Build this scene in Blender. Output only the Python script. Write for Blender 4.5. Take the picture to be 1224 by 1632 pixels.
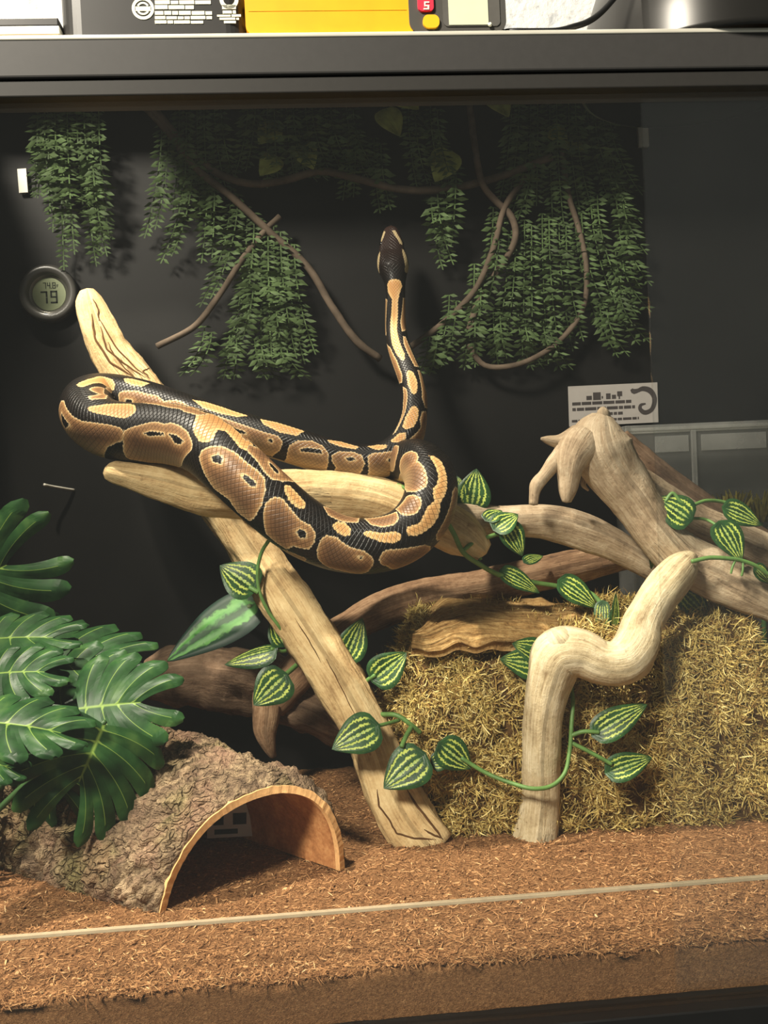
import bpy, bmesh, math, random
import numpy as np
from mathutils import Vector, Matrix, noise

for o in list(bpy.data.objects):
    bpy.data.objects.remove(o, do_unlink=True)
scene = bpy.context.scene
COL = scene.collection
random.seed(7)
rng = np.random.default_rng(7)
PI = math.pi

# ---------------------------------------------------------------- camera
FPX, CXP, CYP = 1500.0, 612.0, 816.0
CAM = Vector((0.0, -0.60, 0.316))
yaw, pitch, roll = math.radians(4.27), math.radians(1.375), math.radians(2.69)
FW = Vector((math.sin(yaw) * math.cos(pitch), math.cos(yaw) * math.cos(pitch), -math.sin(pitch)))
R0 = Vector((math.cos(yaw), -math.sin(yaw), 0.0))
U0 = R0.cross(FW)
RT = (R0 * math.cos(roll) - U0 * math.sin(roll)).normalized()
UP = (R0 * math.sin(roll) + U0 * math.cos(roll)).normalized()
cam_d = bpy.data.cameras.new('camera')
cam = bpy.data.objects.new('camera', cam_d)
COL.objects.link(cam)
cam.matrix_world = Matrix(((RT.x, UP.x, -FW.x, CAM.x), (RT.y, UP.y, -FW.y, CAM.y), (RT.z, UP.z, -FW.z, CAM.z), (0, 0, 0, 1)))
cam_d.sensor_fit = 'VERTICAL'
cam_d.sensor_height = 36.0
cam_d.lens = FPX / 1632.0 * 36.0
cam_d.clip_start = 0.01
scene.camera = cam

# ---------------------------------------------------------------- world, lamps, exposure
scene.view_settings.view_transform = 'Standard'
scene.view_settings.look = 'None'
scene.view_settings.gamma = 1.0
scene.view_settings.use_curve_mapping = False
scene.view_settings.exposure = 0.25
scene.cycles.transparent_max_bounces = 40
world = bpy.data.worlds.new('room_air')
scene.world = world
world.use_nodes = True
bg = world.node_tree.nodes['Background']
bg.inputs['Color'].default_value = (0.95, 0.97, 0.86, 1)
bg.inputs['Strength'].default_value = 0.155

def lamp(name, kind, loc, energy, color, size=0.05, aim=None, size_y=None):
    l = bpy.data.lights.new(name, kind)
    l.energy = energy
    l.color = color
    if kind == 'AREA':
        l.size = size
        if size_y:
            l.shape = 'RECTANGLE'
            l.size_y = size_y
    else:
        l.shadow_soft_size = size
    o = bpy.data.objects.new(name, l)
    COL.objects.link(o)
    o.location = loc
    if aim is not None:
        o.rotation_euler = (Vector(aim) - Vector(loc)).to_track_quat('-Z', 'Y').to_euler()
    return o

# the shaded lamp above the enclosure and the lamp of the room, both above the frame
key = lamp('basking_lamp_offscreen', 'SPOT', (-0.42, 0.03, 1.38), 106.0, (1.0, 0.90, 0.74), 0.022, aim=(0.0, 0.15, 0.10))
key.data.spot_size = math.radians(47)
key.data.spot_blend = 0.25
lamp('room_lamp_offscreen', 'AREA', (-1.06, -1.30, 1.69), 88.0, (1.0, 0.91, 0.76), 0.35, aim=(0.05, 0.2, 0.25), size_y=0.35)

# ---------------------------------------------------------------- pixel helpers (1224 x 1632 photo frame, point at its own depth)
def ray(px, py):
    return (FW + RT * ((px - CXP) / FPX) - UP * ((py - CYP) / FPX))

def at(px, py, Y):
    d = ray(px, py)
    return CAM + d * ((Y - CAM.y) / d.y)

def on_ground(px, py, z=0.0):
    d = ray(px, py)
    return CAM + d * ((z - CAM.z) / d.z)

def depth(p):
    return (Vector(p) - CAM).dot(FW)

def wpx(w, p):            # a length in photo pixels at point p, in metres
    return w * depth(p) / FPX

# ---------------------------------------------------------------- object helpers
def tag(o, label=None, cat=None, group=None, kind=None):
    if label: o['label'] = label
    if cat: o['category'] = cat
    if group: o['group'] = group
    if kind: o['kind'] = kind
    return o

def empty(name, loc, label=None, cat=None, group=None):
    o = bpy.data.objects.new(name, None)
    COL.objects.link(o)
    o.location = loc
    o.empty_display_size = 0.02
    return tag(o, label, cat, group)

def mesh_obj(name, verts, faces, mat, parent=None, smooth=True, uv=None, attrs=None):
    me = bpy.data.meshes.new(name)
    off = Vector(parent.location) if parent is not None else Vector((0, 0, 0))
    if parent is not None and parent.parent is not None:
        off = off + Vector(parent.parent.location)
    vs = np.asarray([tuple(v) for v in verts], dtype=np.float64) if not isinstance(verts, np.ndarray) else verts
    vs = vs - np.array(off)
    me.from_pydata(vs.tolist() if len(vs) < 300000 else vs, [], faces)
    if smooth:
        me.polygons.foreach_set('use_smooth', [True] * len(me.polygons))
    if uv is not None:
        uvl = me.uv_layers.new(name='UVMap')
        li = np.empty(len(me.loops), dtype=np.int64)
        me.loops.foreach_get('vertex_index', li)
        uvl.data.foreach_set('uv', np.asarray(uv, dtype=np.float32)[li].ravel())
    if attrs:
        for k, a in attrs.items():
            at_ = me.attributes.new(k, 'FLOAT', 'POINT')
            at_.data.foreach_set('value', np.asarray(a, dtype=np.float32))
    me.update()
    if mat: me.materials.append(mat)
    o = bpy.data.objects.new(name, me)
    COL.objects.link(o)
    if parent is not None: o.parent = parent
    return o

def box_geo(x0, x1, y0, y1, z0, z1):
    v = [(x0, y0, z0), (x1, y0, z0), (x1, y1, z0), (x0, y1, z0), (x0, y0, z1), (x1, y0, z1), (x1, y1, z1), (x0, y1, z1)]
    f = [(0, 3, 2, 1), (4, 5, 6, 7), (0, 1, 5, 4), (1, 2, 6, 5), (2, 3, 7, 6), (3, 0, 4, 7)]
    return v, f

def merge_geo(*gs):
    V, F = [], []
    for v, f in gs:
        n = len(V)
        V += [tuple(a) for a in v]
        F += [tuple(i + n for i in q) for q in f]
    return V, F

def bevel_box(name, x0, x1, y0, y1, z0, z1, mat, parent=None, bev=0.001, seg=2):
    bm = bmesh.new()
    v, f = box_geo(x0, x1, y0, y1, z0, z1)
    bv = [bm.verts.new(a) for a in v]
    for q in f: bm.faces.new([bv[i] for i in q])
    if bev > 0:
        bmesh.ops.bevel(bm, geom=list(bm.edges), offset=bev, segments=seg, profile=0.5, affect='EDGES')
    vs = [tuple(a.co) for a in bm.verts]
    bm.verts.index_update()
    fs = [tuple(a.index for a in q.verts) for q in bm.faces]
    bm.free()
    return mesh_obj(name, vs, fs, mat, parent, smooth=False)

def catmull(P, n):
    P = np.asarray(P, dtype=float)
    m = len(P)
    seg = np.linalg.norm(np.diff(P[:, :3], axis=0), axis=1)
    k = np.concatenate([[0], np.cumsum(np.sqrt(seg + 1e-9))])
    k /= k[-1]
    t = np.linspace(0, 1, n)
    out = np.zeros((n, P.shape[1]))
    # cubic Hermite with finite-difference tangents (non uniform)
    T = np.zeros_like(P)
    for i in range(m):
        if i == 0: T[i] = (P[1] - P[0]) / (k[1] - k[0])
        elif i == m - 1: T[i] = (P[-1] - P[-2]) / (k[-1] - k[-2])
        else:
            a = (P[i] - P[i - 1]) / (k[i] - k[i - 1]); b = (P[i + 1] - P[i]) / (k[i + 1] - k[i])
            h0 = k[i] - k[i - 1]; h1 = k[i + 1] - k[i]
            T[i] = (a * h1 + b * h0) / (h0 + h1)
    idx = np.clip(np.searchsorted(k, t, side='right') - 1, 0, m - 2)
    h = k[idx + 1] - k[idx]
    s = ((t - k[idx]) / h)[:, None]
    h = h[:, None]
    return ((2 * s**3 - 3 * s**2 + 1) * P[idx] + (s**3 - 2 * s**2 + s) * h * T[idx] + (-2 * s**3 + 3 * s**2) * P[idx + 1] + (s**3 - s**2) * h * T[idx + 1])

def even(P, n, fine=6):
    Q = catmull(P, n * fine)
    L = np.concatenate([[0], np.cumsum(np.linalg.norm(np.diff(Q[:, :3], axis=0), axis=1))])
    t = np.linspace(0, L[-1], n)
    return np.stack([np.interp(t, L, Q[:, c]) for c in range(Q.shape[1])], 1), t

def frames(C):
    T = np.gradient(C, axis=0)
    T /= np.linalg.norm(T, axis=1)[:, None] + 1e-12
    N = np.zeros_like(C)
    a = np.array([0, -1.0, 0.2])
    n = a - T[0] * a.dot(T[0]); n /= np.linalg.norm(n)
    for i in range(len(C)):
        n = n - T[i] * n.dot(T[i]); n /= np.linalg.norm(n) + 1e-12
        N[i] = n
    return T, N, np.cross(T, N)

def grid_faces(nr, nc, wrap=True):
    F = []
    for i in range(nr - 1):
        for j in range(nc if wrap else nc - 1):
            k = (j + 1) % nc
            F.append((i * nc + j, i * nc + k, (i + 1) * nc + k, (i + 1) * nc + j))
    return F

def tube(name, P, mat, parent=None, n=60, m=16, rough=0.0, grain=0.0, flat=1.0, seed=0, cap=True, lump=0.0):
    """P rows: x, y, z, radius"""
    Q, t = even(P, n)
    C, r = Q[:, :3], Q[:, 3]
    T, N, B = frames(C)
    V, UV = [], []
    for i in range(n):
        for j in range(m):
            a = 2 * PI * j / m
            ca, sa = math.cos(a), math.sin(a)
            k = r[i]
            if rough or grain or lump:
                q = Vector((ca * 1.1 + seed, sa * 1.1, t[i] * 14))
                k *= 1 + lump * noise.noise(q * 1.1 + Vector((0, seed, 0)))
                k *= 1 + rough * noise.fractal(Vector((ca * 1.6 + seed * 3, sa * 1.6, t[i] * 40)), 1.0, 2.0, 3)
                g = noise.noise(Vector((ca * 4.5, sa * 4.5 + seed, t[i] * 9)))
                k *= 1 + grain * (abs(g) * 2 - 0.5)
            V.append(C[i] + N[i] * (ca * k * flat) + B[i] * (sa * k))
            UV.append((t[i], j / m))
    F = grid_faces(n, m)
    if cap:
        V.append(C[0] - T[0] * r[0] * 0.25); UV.append((0, .5))
        V.append(C[-1] + T[-1] * r[-1] * 0.25); UV.append((t[-1], .5))
        a, b = len(V) - 2, len(V) - 1
        for j in range(m):
            F.append((a, (j + 1) % m, j))
            F.append((b, (n - 1) * m + j, (n - 1) * m + (j + 1) % m))
    attrs = {'along': [u[0] for u in UV]}
    return mesh_obj(name, np.array(V), F, mat, parent, True, UV, attrs)

def pxpath(rows, rk=0.5):
    """rows: px, py, depth Y, width in px -> x y z radius"""
    out = []
    for (px, py, Y, w) in rows:
        p = at(px, py, Y)
        out.append((p.x, p.y, p.z, wpx(w, p) * rk))
    return out

# ---------------------------------------------------------------- material helpers
def new_mat(name):
    m = bpy.data.materials.new(name)
    m.use_nodes = True
    nt = m.node_tree
    for n in list(nt.nodes): nt.nodes.remove(n)
    out = nt.nodes.new('ShaderNodeOutputMaterial')
    b = nt.nodes.new('ShaderNodeBsdfPrincipled')
    nt.links.new(b.outputs[0], out.inputs[0])
    return m, nt, b

class NG:
    def __init__(self, nt): self.nt = nt
    def n(self, t, **kw):
        d = self.nt.nodes.new(t)
        for k, v in kw.items(): setattr(d, k, v)
        return d
    def set(self, sock, v):
        if isinstance(v, bpy.types.NodeSocket): self.nt.links.new(v, sock)
        else: sock.default_value = v
    def math(self, op, a, b=0.0, clamp=False):
        d = self.n('ShaderNodeMath', operation=op); d.use_clamp = clamp
        self.set(d.inputs[0], a); self.set(d.inputs[1], b)
        return d.outputs[0]
    def noise(self, vec, scale, detail=3.0, rough=0.55, dist=0.0):
        d = self.n('ShaderNodeTexNoise')
        if vec is not None: self.set(d.inputs['Vector'], vec)
        d.inputs['Scale'].default_value = scale; d.inputs['Detail'].default_value = detail
        d.inputs['Roughness'].default_value = rough; d.inputs['Distortion'].default_value = dist
        return d.outputs[0]
    def vscale(self, vec, s):
        d = self.n('ShaderNodeVectorMath', operation='MULTIPLY')
        self.set(d.inputs[0], vec); d.inputs[1].default_value = s
        return d.outputs[0]
    def ramp(self, fac, stops, interp='LINEAR'):
        d = self.n('ShaderNodeValToRGB'); self.set(d.inputs[0], fac)
        e = d.color_ramp.elements; d.color_ramp.interpolation = interp
        while len(e) < len(stops): e.new(0.5)
        for i, (p, c) in enumerate(stops):
            e[i].position = p; e[i].color = c if len(c) == 4 else (*c, 1)
        return d.outputs[0]
    def mix(self, fac, a, b, mode='MIX'):
        d = self.n('ShaderNodeMix', data_type='RGBA', blend_type=mode)
        self.set(d.inputs[0], fac); self.set(d.inputs[6], a); self.set(d.inputs[7], b)
        return d.outputs[2]
    def attr(self, name):
        d = self.n('ShaderNodeAttribute'); d.attribute_name = name
        return d.outputs['Fac']
    def coord(self, which='Object'):
        return self.n('ShaderNodeTexCoord').outputs[which]
    def bump(self, h, strength, dist=0.001):
        d = self.n('ShaderNodeBump'); self.set(d.inputs['Height'], h)
        d.inputs['Strength'].default_value = strength; d.inputs['Distance'].default_value = dist
        return d.outputs[0]

def srgb(r, g, b):
    f = lambda c: (c / 255 / 12.92) if c / 255 <= 0.04045 else ((c / 255 + 0.055) / 1.055) ** 2.4
    return (f(r), f(g), f(b), 1)

def plain(name, col, rough=0.5, spec=0.5, metal=0.0, var=0.12, scale=60, bump=0.0):
    m, nt, b = new_mat(name)
    g = NG(nt)
    co = g.coord('Object')
    nz = g.noise(co, scale, 3)
    c2 = tuple(x * (1 - var) for x in col[:3]) + (1,)
    c3 = tuple(min(1, x * (1 + var)) for x in col[:3]) + (1,)
    g.set(b.inputs['Base Color'], g.ramp(nz, [(0.3, c2), (0.7, c3)]))
    b.inputs['Roughness'].default_value = rough
    b.inputs['Specular IOR Level'].default_value = spec
    b.inputs['Metallic'].default_value = metal
    if bump: g.set(b.inputs['Normal'], g.bump(nz, bump, 0.001))
    return m

def wood_mat(name, dark, mid, light, streak=1.0, seed=0.0, crack=0.25):
    m, nt, b = new_mat(name)
    g = NG(nt)
    uv = g.coord('UV')
    ob = g.coord('Object')
    st = g.noise(g.vscale(uv, (9 + seed, 16, 1)), 1.0, 5, 0.6, 0.6)
    fine = g.noise(g.vscale(uv, (45, 70, 1)), 1.0, 4, 0.65)
    bl = g.noise(ob, 26 + seed, 5, 0.65)
    pit = g.noise(ob, 260, 4, 0.7)
    f = g.math('ADD', g.math('MULTIPLY', st, 0.34), g.math('MULTIPLY', bl, 0.50))
    f = g.math('ADD', f, g.math('MULTIPLY', pit, 0.16))
    f = g.math('ADD', f, g.math('MULTIPLY', g.math('SUBTRACT', fine, 0.5), 0.36 * streak))
    col = g.ramp(f, [(0.33, dark), (0.47, mid), (0.63, light)])
    pk = g.math('MULTIPLY', g.math('SUBTRACT', 0.36, g.noise(ob, 150, 3, 0.6)), 9.0, clamp=True)
    col = g.mix(g.math('MULTIPLY', pk, 0.55), col, tuple(x * 0.6 for x in dark[:3]) + (1,))
    cr = g.noise(g.vscale(uv, (7, 22, 1)), 1.0, 2, 0.5, 1.2)
    cl = g.math('ABSOLUTE', g.math('SUBTRACT', cr, 0.5))
    cm = g.math('SUBTRACT', 1.0, g.math('MULTIPLY', cl, 60.0), clamp=True)
    gate = g.math('GREATER_THAN', g.noise(ob, 9.0, 2), 0.58)
    cm = g.math('MULTIPLY', g.math('MULTIPLY', cm, gate), crack)
    col = g.mix(cm, col, tuple(x * 0.35 for x in dark[:3]) + (1,))
    g.set(b.inputs['Base Color'], col)
    b.inputs['Roughness'].default_value = 0.78
    b.inputs['Specular IOR Level'].default_value = 0.25
    h = g.math('SUBTRACT', g.math('ADD', g.math('MULTIPLY', bl, 0.6), g.math('ADD', g.math('MULTIPLY', fine, 0.4), g.math('MULTIPLY', pit, 0.35))), cm)
    g.set(b.inputs['Normal'], g.bump(h, 0.75, 0.0026))
    return m

# ================================================================ the enclosure and the room
XL = -0.366
XR = 0.66
YB = 0.46
TOPZ = 0.5988

M_black = plain('black_laminate', srgb(15, 14, 13), 0.5, 0.2, var=0.2, scale=25)
M_rail = plain('charcoal_rail', srgb(52, 51, 50), 0.55, 0.4, var=0.05, scale=200)
M_rail2 = plain('charcoal_track', srgb(42, 41, 39), 0.55, 0.3, var=0.05, scale=200)
M_palemetal = plain('bright_edge_metal', srgb(226, 222, 208), 0.3, 0.5, metal=0.3, var=0.04)
M_blackmetal = plain('black_metal', srgb(14, 14, 14), 0.5, 0.5)

# coconut fibre ground
m, nt, b = new_mat('coconut_fibre')
g = NG(nt)
co = g.coord('Object')
n1 = g.noise(co, 420, 4, 0.7)
n2 = g.noise(co, 9, 3, 0.5)
n3 = g.noise(g.vscale(co, (0.5, 1.0, 1.0)), 900, 2, 0.6, 2.0)
f = g.math('ADD', g.math('MULTIPLY', n1, 0.5), g.math('MULTIPLY', n3, 0.5))
c = g.ramp(f, [(0.30, srgb(80, 52, 33)), (0.48, srgb(142, 102, 68)), (0.62, srgb(180, 136, 94)), (0.75, srgb(216, 178, 132))])
c = g.mix(g.ramp(n2, [(0.35, (0, 0, 0, 1)), (0.7, (0.5, 0.5, 0.5, 1))]), c, srgb(118, 82, 54))
g.set(b.inputs['Base Color'], c)
b.inputs['Roughness'].default_value = 0.9
b.inputs['Specular IOR Level'].default_value = 0.1
g.set(b.inputs['Normal'], g.bump(f, 0.9, 0.003))
M_soil = m

def gz(x, y):
    h = 0.004 * noise.noise(Vector((x * 7, y * 7, 3.1))) + 0.0028 * noise.noise(Vector((x * 26, y * 26, 1.7)))
    h += 0.0016 * noise.noise(Vector((x * 90, y * 90, 5.0))) + 0.001 * noise.noise(Vector((x * 220, y * 220, 9.0)))
    h += 0.006 * max(0.0, (y - 0.25) / 0.2)
    # little heap along the foot of the moss log and the right corner
    h += 0.007 * math.exp(-((x - 0.33) / 0.10) ** 2 - ((y - 0.10) / 0.06) ** 2)
    return h

nx, ny = 420, 200
xs = np.linspace(XL + 0.001, XR - 0.001, nx)
ys = 0.010 + (YB - 0.011) * (np.linspace(0, 1, ny) ** 1.25)
V = []
for yv in ys:
    for xv in xs:
        z = gz(xv, yv)
        if yv < 0.03: z += -0.004 * ((0.03 - yv) / 0.02) ** 2 * 0.6
        V.append((xv, yv, z))
F = grid_faces(ny, nx, wrap=False)
base = len(V)                                   # packed fibre face against the front
rows = [-0.004, -0.010, -0.018, -0.027, -0.036, -0.050]
for z in rows:
    for xv in xs:
        V.append((xv, 0.010 + 0.0018 * noise.noise(Vector((xv * 60, z * 90, 2))), z + 0.001 * noise.noise(Vector((xv * 90, z * 50, 7)))))
for i in range(len(rows)):
    a0 = 0 if i == 0 else base + (i - 1) * nx
    b0 = base + i * nx
    for j in range(nx - 1):
        F.append((a0 + j, b0 + j, b0 + j + 1, a0 + j + 1))
floor = mesh_obj('floor', np.array(V), F, M_soil, None, True)
tag(floor, 'brown coconut fibre bedding covering the floor of the enclosure', 'bedding', kind='structure')

# loose fibres and chips lying on the bedding
def ribbons(n, base_pts, dirs, normals, length, width, curl, segs=3, rs=None):
    rs = rs or np.random.default_rng(3)
    P = np.asarray(base_pts, float); D = np.asarray(dirs, float); N = np.asarray(normals, float)
    D = D / (np.linalg.norm(D, axis=1)[:, None] + 1e-9)
    S = np.cross(D, N); S /= np.linalg.norm(S, axis=1)[:, None] + 1e-9
    V = np.zeros((n, segs + 1, 2, 3))
    pos = P.copy(); d = D.copy()
    ax = rs.normal(size=(n, 3)); ax /= np.linalg.norm(ax, axis=1)[:, None]
    for i in range(segs + 1):
        w = width * (1.0 if i < segs else 0.35) * (0.6 if i == 0 else 1.0)
        V[:, i, 0] = pos - S * w[:, None] / 2
        V[:, i, 1] = pos + S * w[:, None] / 2
        pos = pos + d * (length / segs)[:, None]
        d = d + np.cross(ax, d) * curl[:, None]
        d /= np.linalg.norm(d, axis=1)[:, None]
    k = (segs + 1) * 2
    off = (np.arange(n) * k)[:, None, None]
    q = np.array([[2 * i, 2 * i + 1, 2 * i + 3, 2 * i + 2] for i in range(segs)])[None]
    Fq = (off + q).reshape(-1, 4)
    return V.reshape(-1, 3), Fq, k

def big_mesh(name, V, F, mat, parent=None, attrs=None):
    me = bpy.data.meshes.new(name)
    off = np.array(parent.location) if parent is not None else np.zeros(3)
    V = (V - off).astype(np.float32)
    me.vertices.add(len(V)); me.vertices.foreach_set('co', V.ravel())
    nf = len(F)
    me.loops.add(nf * 4); me.loops.foreach_set('vertex_index', F.astype(np.int32).ravel())
    me.polygons.add(nf)
    me.polygons.foreach_set('loop_start', (np.arange(nf) * 4).astype(np.int32))
    me.polygons.foreach_set('use_smooth', np.ones(nf, dtype=bool))
    for k, a in (attrs or {}).items():
        at_ = me.attributes.new(k, 'FLOAT', 'POINT'); at_.data.foreach_set('value', np.asarray(a, np.float32))
    me.update(calc_edges=True); me.validate()
    me.materials.append(mat)
    o = bpy.data.objects.new(name, me); COL.objects.link(o)
    if parent is not None: o.parent = parent
    return o

m, nt, b = new_mat('loose_fibre')
g = NG(nt)
c = g.ramp(g.attr('rnd'), [(0.0, srgb(70, 45, 28)), (0.4, srgb(138, 97, 63)), (0.75, srgb(182, 136, 92)), (0.95, srgb(216, 176, 128)), (1.0, srgb(234, 204, 158))])
g.set(b.inputs['Base Color'], c); b.inputs['Roughness'].default_value = 0.85; b.inputs['Specular IOR Level'].default_value = 0.15
M_fibre = m
nF = 76000
fx = rng.uniform(XL + 0.01, 0.50, nF)
fy = 0.010 + (YB - 0.03) * rng.uniform(0, 1, nF) ** 1.5
fz = np.array([gz(a, c_) for a, c_ in zip(fx, fy)]) + 0.0006
ang = rng.uniform(0, 2 * PI, nF)
D = np.stack([np.cos(ang), np.sin(ang), rng.normal(0, 0.22, nF)], 1)
N = np.stack([rng.normal(0, .5, nF), rng.normal(0, .5, nF) - 0.3, np.ones(nF)], 1)
ln = rng.gamma(3.0, 0.00115, nF) + 0.0012
wd = rng.uniform(0.00025, 0.0008, nF)
chip = rng.random(nF) < 0.12
wd[chip] *= 2.6; ln[chip] *= 0.6
Vr, Fr, kk = ribbons(nF, np.stack([fx, fy, fz], 1), D, N, ln, wd, rng.normal(0, .18, nF), 3, rng)
fib = big_mesh('coconut_fibres', Vr, Fr, M_fibre, None, {'rnd': np.repeat(rng.beta(2, 2.2, nF), kk)})
tag(fib, 'loose tan coconut fibres and chips scattered over the bedding', 'fibres', kind='stuff')

# walls
def structure(name, x0, x1, y0, y1, z0, z1, mat, label, cat, bev=0.0):
    o = bevel_box(name, x0, x1, y0, y1, z0, z1, mat, None, bev)
    return tag(o, label, cat, kind='structure')

BZ = 0.822                                         # the back stands higher: the screen lid slopes down to the front rail
structure('wall_back', XL - 0.012, XR + 0.012, YB, YB + 0.012, -0.05, BZ, M_black, 'black back wall of the enclosure', 'wall')
def side_wall(name, x0, x1, label):
    prof = [(0.016, -0.05), (YB, -0.05), (YB, BZ), (0.016, TOPZ - 0.002)]
    v = [(x0, y, z) for y, z in prof] + [(x1, y, z) for y, z in prof]
    f = [(0, 1, 2, 3), (7, 6, 5, 4)] + [(i, i + 4, (i + 1) % 4 + 4, (i + 1) % 4) for i in range(4)]
    return tag(mesh_obj(name, v, f, M_black, None, False), label, 'wall', kind='structure')
side_wall('wall_left', XL - 0.012, XL, 'black left side wall of the enclosure')
side_wall('wall_right', XR, XR + 0.012, 'black right side wall of the enclosure')
lz = lambda y: TOPZ - 0.004 + (BZ - TOPZ) * (y - 0.016) / (YB - 0.016)
gs_ = []
for (xa_, xb_, LY0) in ((XL, -0.20, 0.345), (-0.20, XR, 0.272)):  # unseen boards added and stepped to shade the raised head and foliage
    v = []
    for x in (xa_, xb_):
        v += [(x, LY0, lz(LY0)), (x, YB, lz(YB)), (x, YB, lz(YB) - 0.008), (x, LY0, lz(LY0) - 0.008)]
    gs_.append((v, [(0, 1, 2, 3), (7, 6, 5, 4)] + [(i, i + 4, (i + 1) % 4 + 4, (i + 1) % 4) for i in range(4)]))
tag(mesh_obj('ceiling', *merge_geo(*gs_), M_black, None, False), 'black rear board of the sloping lid above the foliage', 'lid', kind='structure')

rail = tag(bevel_box('trim_1', XL - 0.03, XR + 0.03, -0.012, 0.016, 0.5745, TOPZ, M_rail, None, 0.0012), 'wide charcoal top rail along the front of the enclosure', 'rail', kind='structure')
bevel_box('bright_edge', XL - 0.03, XR + 0.03, -0.0128, 0.0, TOPZ - 0.0022, TOPZ + 0.0006, M_palemetal, rail, 0.0008)  # pale strip added as the highlight along the rail's front bevel
tag(bevel_box('trim_2', XL - 0.03, XR + 0.03, -0.0095, 0.015, 0.5640, 0.5738, M_rail2, None, 0.0008), 'narrow charcoal sliding glass track under the top rail', 'rail', kind='structure')
tag(bevel_box('trim_3', XL - 0.03, XR + 0.03, -0.014, 0.014, -0.060, -0.0315, M_blackmetal, None, 0.001), 'black bottom rail of the enclosure', 'rail', kind='structure')

# glass
def glass_mat(name, tint, ior, rough=0.0, haze=0.0):
    m = bpy.data.materials.new(name); m.use_nodes = True
    nt = m.node_tree
    for n in list(nt.nodes): nt.nodes.remove(n)
    g = NG(nt)
    out = g.n('ShaderNodeOutputMaterial')
    tr = g.n('ShaderNodeBsdfTransparent'); tr.inputs[0].default_value = tint
    gl = g.n('ShaderNodeBsdfGlossy'); gl.inputs['Roughness'].default_value = rough
    lw = g.n('ShaderNodeLayerWeight'); lw.inputs['Blend'].default_value = 0.5
    f0 = ((ior - 1) / (ior + 1)) ** 2
    fr = g.math('ADD', f0, g.math('MULTIPLY', g.math('POWER', lw.outputs['Facing'], 5.0), 1.0 - f0))
    mx = g.n('ShaderNodeMixShader')
    nt.links.new(fr, mx.inputs[0]); nt.links.new(tr.outputs[0], mx.inputs[1]); nt.links.new(gl.outputs[0], mx.inputs[2])
    last = mx.outputs[0]
    if haze > 0:
        df = g.n('ShaderNodeBsdfDiffuse'); df.inputs[0].default_value = (0.8, 0.8, 0.76, 1)
        m2 = g.n('ShaderNodeMixShader')
        sm = g.noise(g.coord('Object'), 14, 4, 0.6)
        g.set(m2.inputs[0], g.math('MULTIPLY', sm, haze))
        nt.links.new(last, m2.inputs[1]); nt.links.new(df.outputs[0], m2.inputs[2])
        last = m2.outputs[0]
    nt.links.new(last, out.inputs[0])
    return m

M_glass = glass_mat('window_glass', (0.985, 0.99, 0.985, 1), 1.52, 0.0, 0.002)
M_acryl = glass_mat('clear_acrylic', (0.985, 0.985, 0.98, 1), 1.3, 0.02, 0.0)
M_edge = plain('frosted_acrylic_edge', srgb(196, 176, 146), 0.6, 0.3, var=0.10, scale=120)
tag(bevel_box('window_1', XL, XR, -0.0045, -0.0005, -0.031, 0.5645, M_glass, None, 0), 'clear sliding glass front of the enclosure', 'glass', kind='structure')
xs_ = at(1038, 600, 0.003).x
tag(bevel_box('window_2', xs_, XR, 0.0005, 0.0035, -0.031, 0.5645, M_glass, None, 0), 'second glass pane slid behind the front glass at the right', 'glass', kind='structure')
dam = bevel_box('acrylic_dam', XL, XR, 0.0042, 0.0072, -0.045, 0.0438, M_acryl, None, 0)
tag(dam, 'clear acrylic strip with a pale top edge holding back the bedding', 'strip')
bevel_box('polished_edge', XL, XR, 0.0040, 0.0074, 0.0428, 0.0453, M_edge, dam, 0.0004)

# the room behind: white textured plaster wall
m, nt, b = new_mat('white_plaster')
g = NG(nt); co = g.coord('Object')
n1 = g.noise(co, 55, 4, 0.6); 
g.set(b.inputs['Base Color'], g.ramp(n1, [(0.36, srgb(205, 208, 210)), (0.46, srgb(240, 240, 238)), (0.7, srgb(248, 247, 243))]))
b.inputs['Roughness'].default_value = 0.8
g.set(b.inputs['Normal'], g.bump(n1, 0.8, 0.006))
M_plaster = m
structure('wall_room', -1.6, 1.8, 0.62, 0.64, -0.3, 2.4, M_plaster, 'white textured plaster wall behind the enclosure', 'wall')

# ================================================================ driftwood
M_wood = wood_mat('pale_driftwood', srgb(136, 114, 82), srgb(196, 178, 142), srgb(228, 214, 182), seed=0.0, crack=0.5)
M_woodw = wood_mat('warm_driftwood', srgb(140, 108, 70), srgb(198, 168, 120), srgb(226, 202, 154), seed=1.0, crack=0.7)
M_wood2 = wood_mat('grey_driftwood', srgb(110, 92, 72), srgb(170, 148, 120), srgb(206, 188, 160), seed=3.0, crack=0.35)
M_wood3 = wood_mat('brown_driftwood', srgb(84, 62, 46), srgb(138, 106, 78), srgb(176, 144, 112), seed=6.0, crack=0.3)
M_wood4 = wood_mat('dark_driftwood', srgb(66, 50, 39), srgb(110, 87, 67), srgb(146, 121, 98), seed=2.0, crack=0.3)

post = empty('driftwood_post', at(675, 1345, 0.235), 'pale leaning driftwood post with its split foot on the bedding', 'driftwood')
post_trunk = tube('trunk', pxpath([(139, 462, .385, 22), (142, 476, .385, 40), (152, 510, .383, 54), (172, 556, .380, 66), (206, 604, .375, 74), (262, 676, .365, 74), (325, 766, .348, 68),
      (392, 862, .322, 70), (470, 975, .292, 78), (545, 1092, .268, 76), (592, 1180, .252, 74), (618, 1250, .243, 82), (650, 1310, .236, 88), (688, 1356, .230, 84)]),
     M_woodw, post, 150, 36, rough=0.09, grain=0.16, flat=0.62, seed=1.3, lump=0.12)

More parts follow.
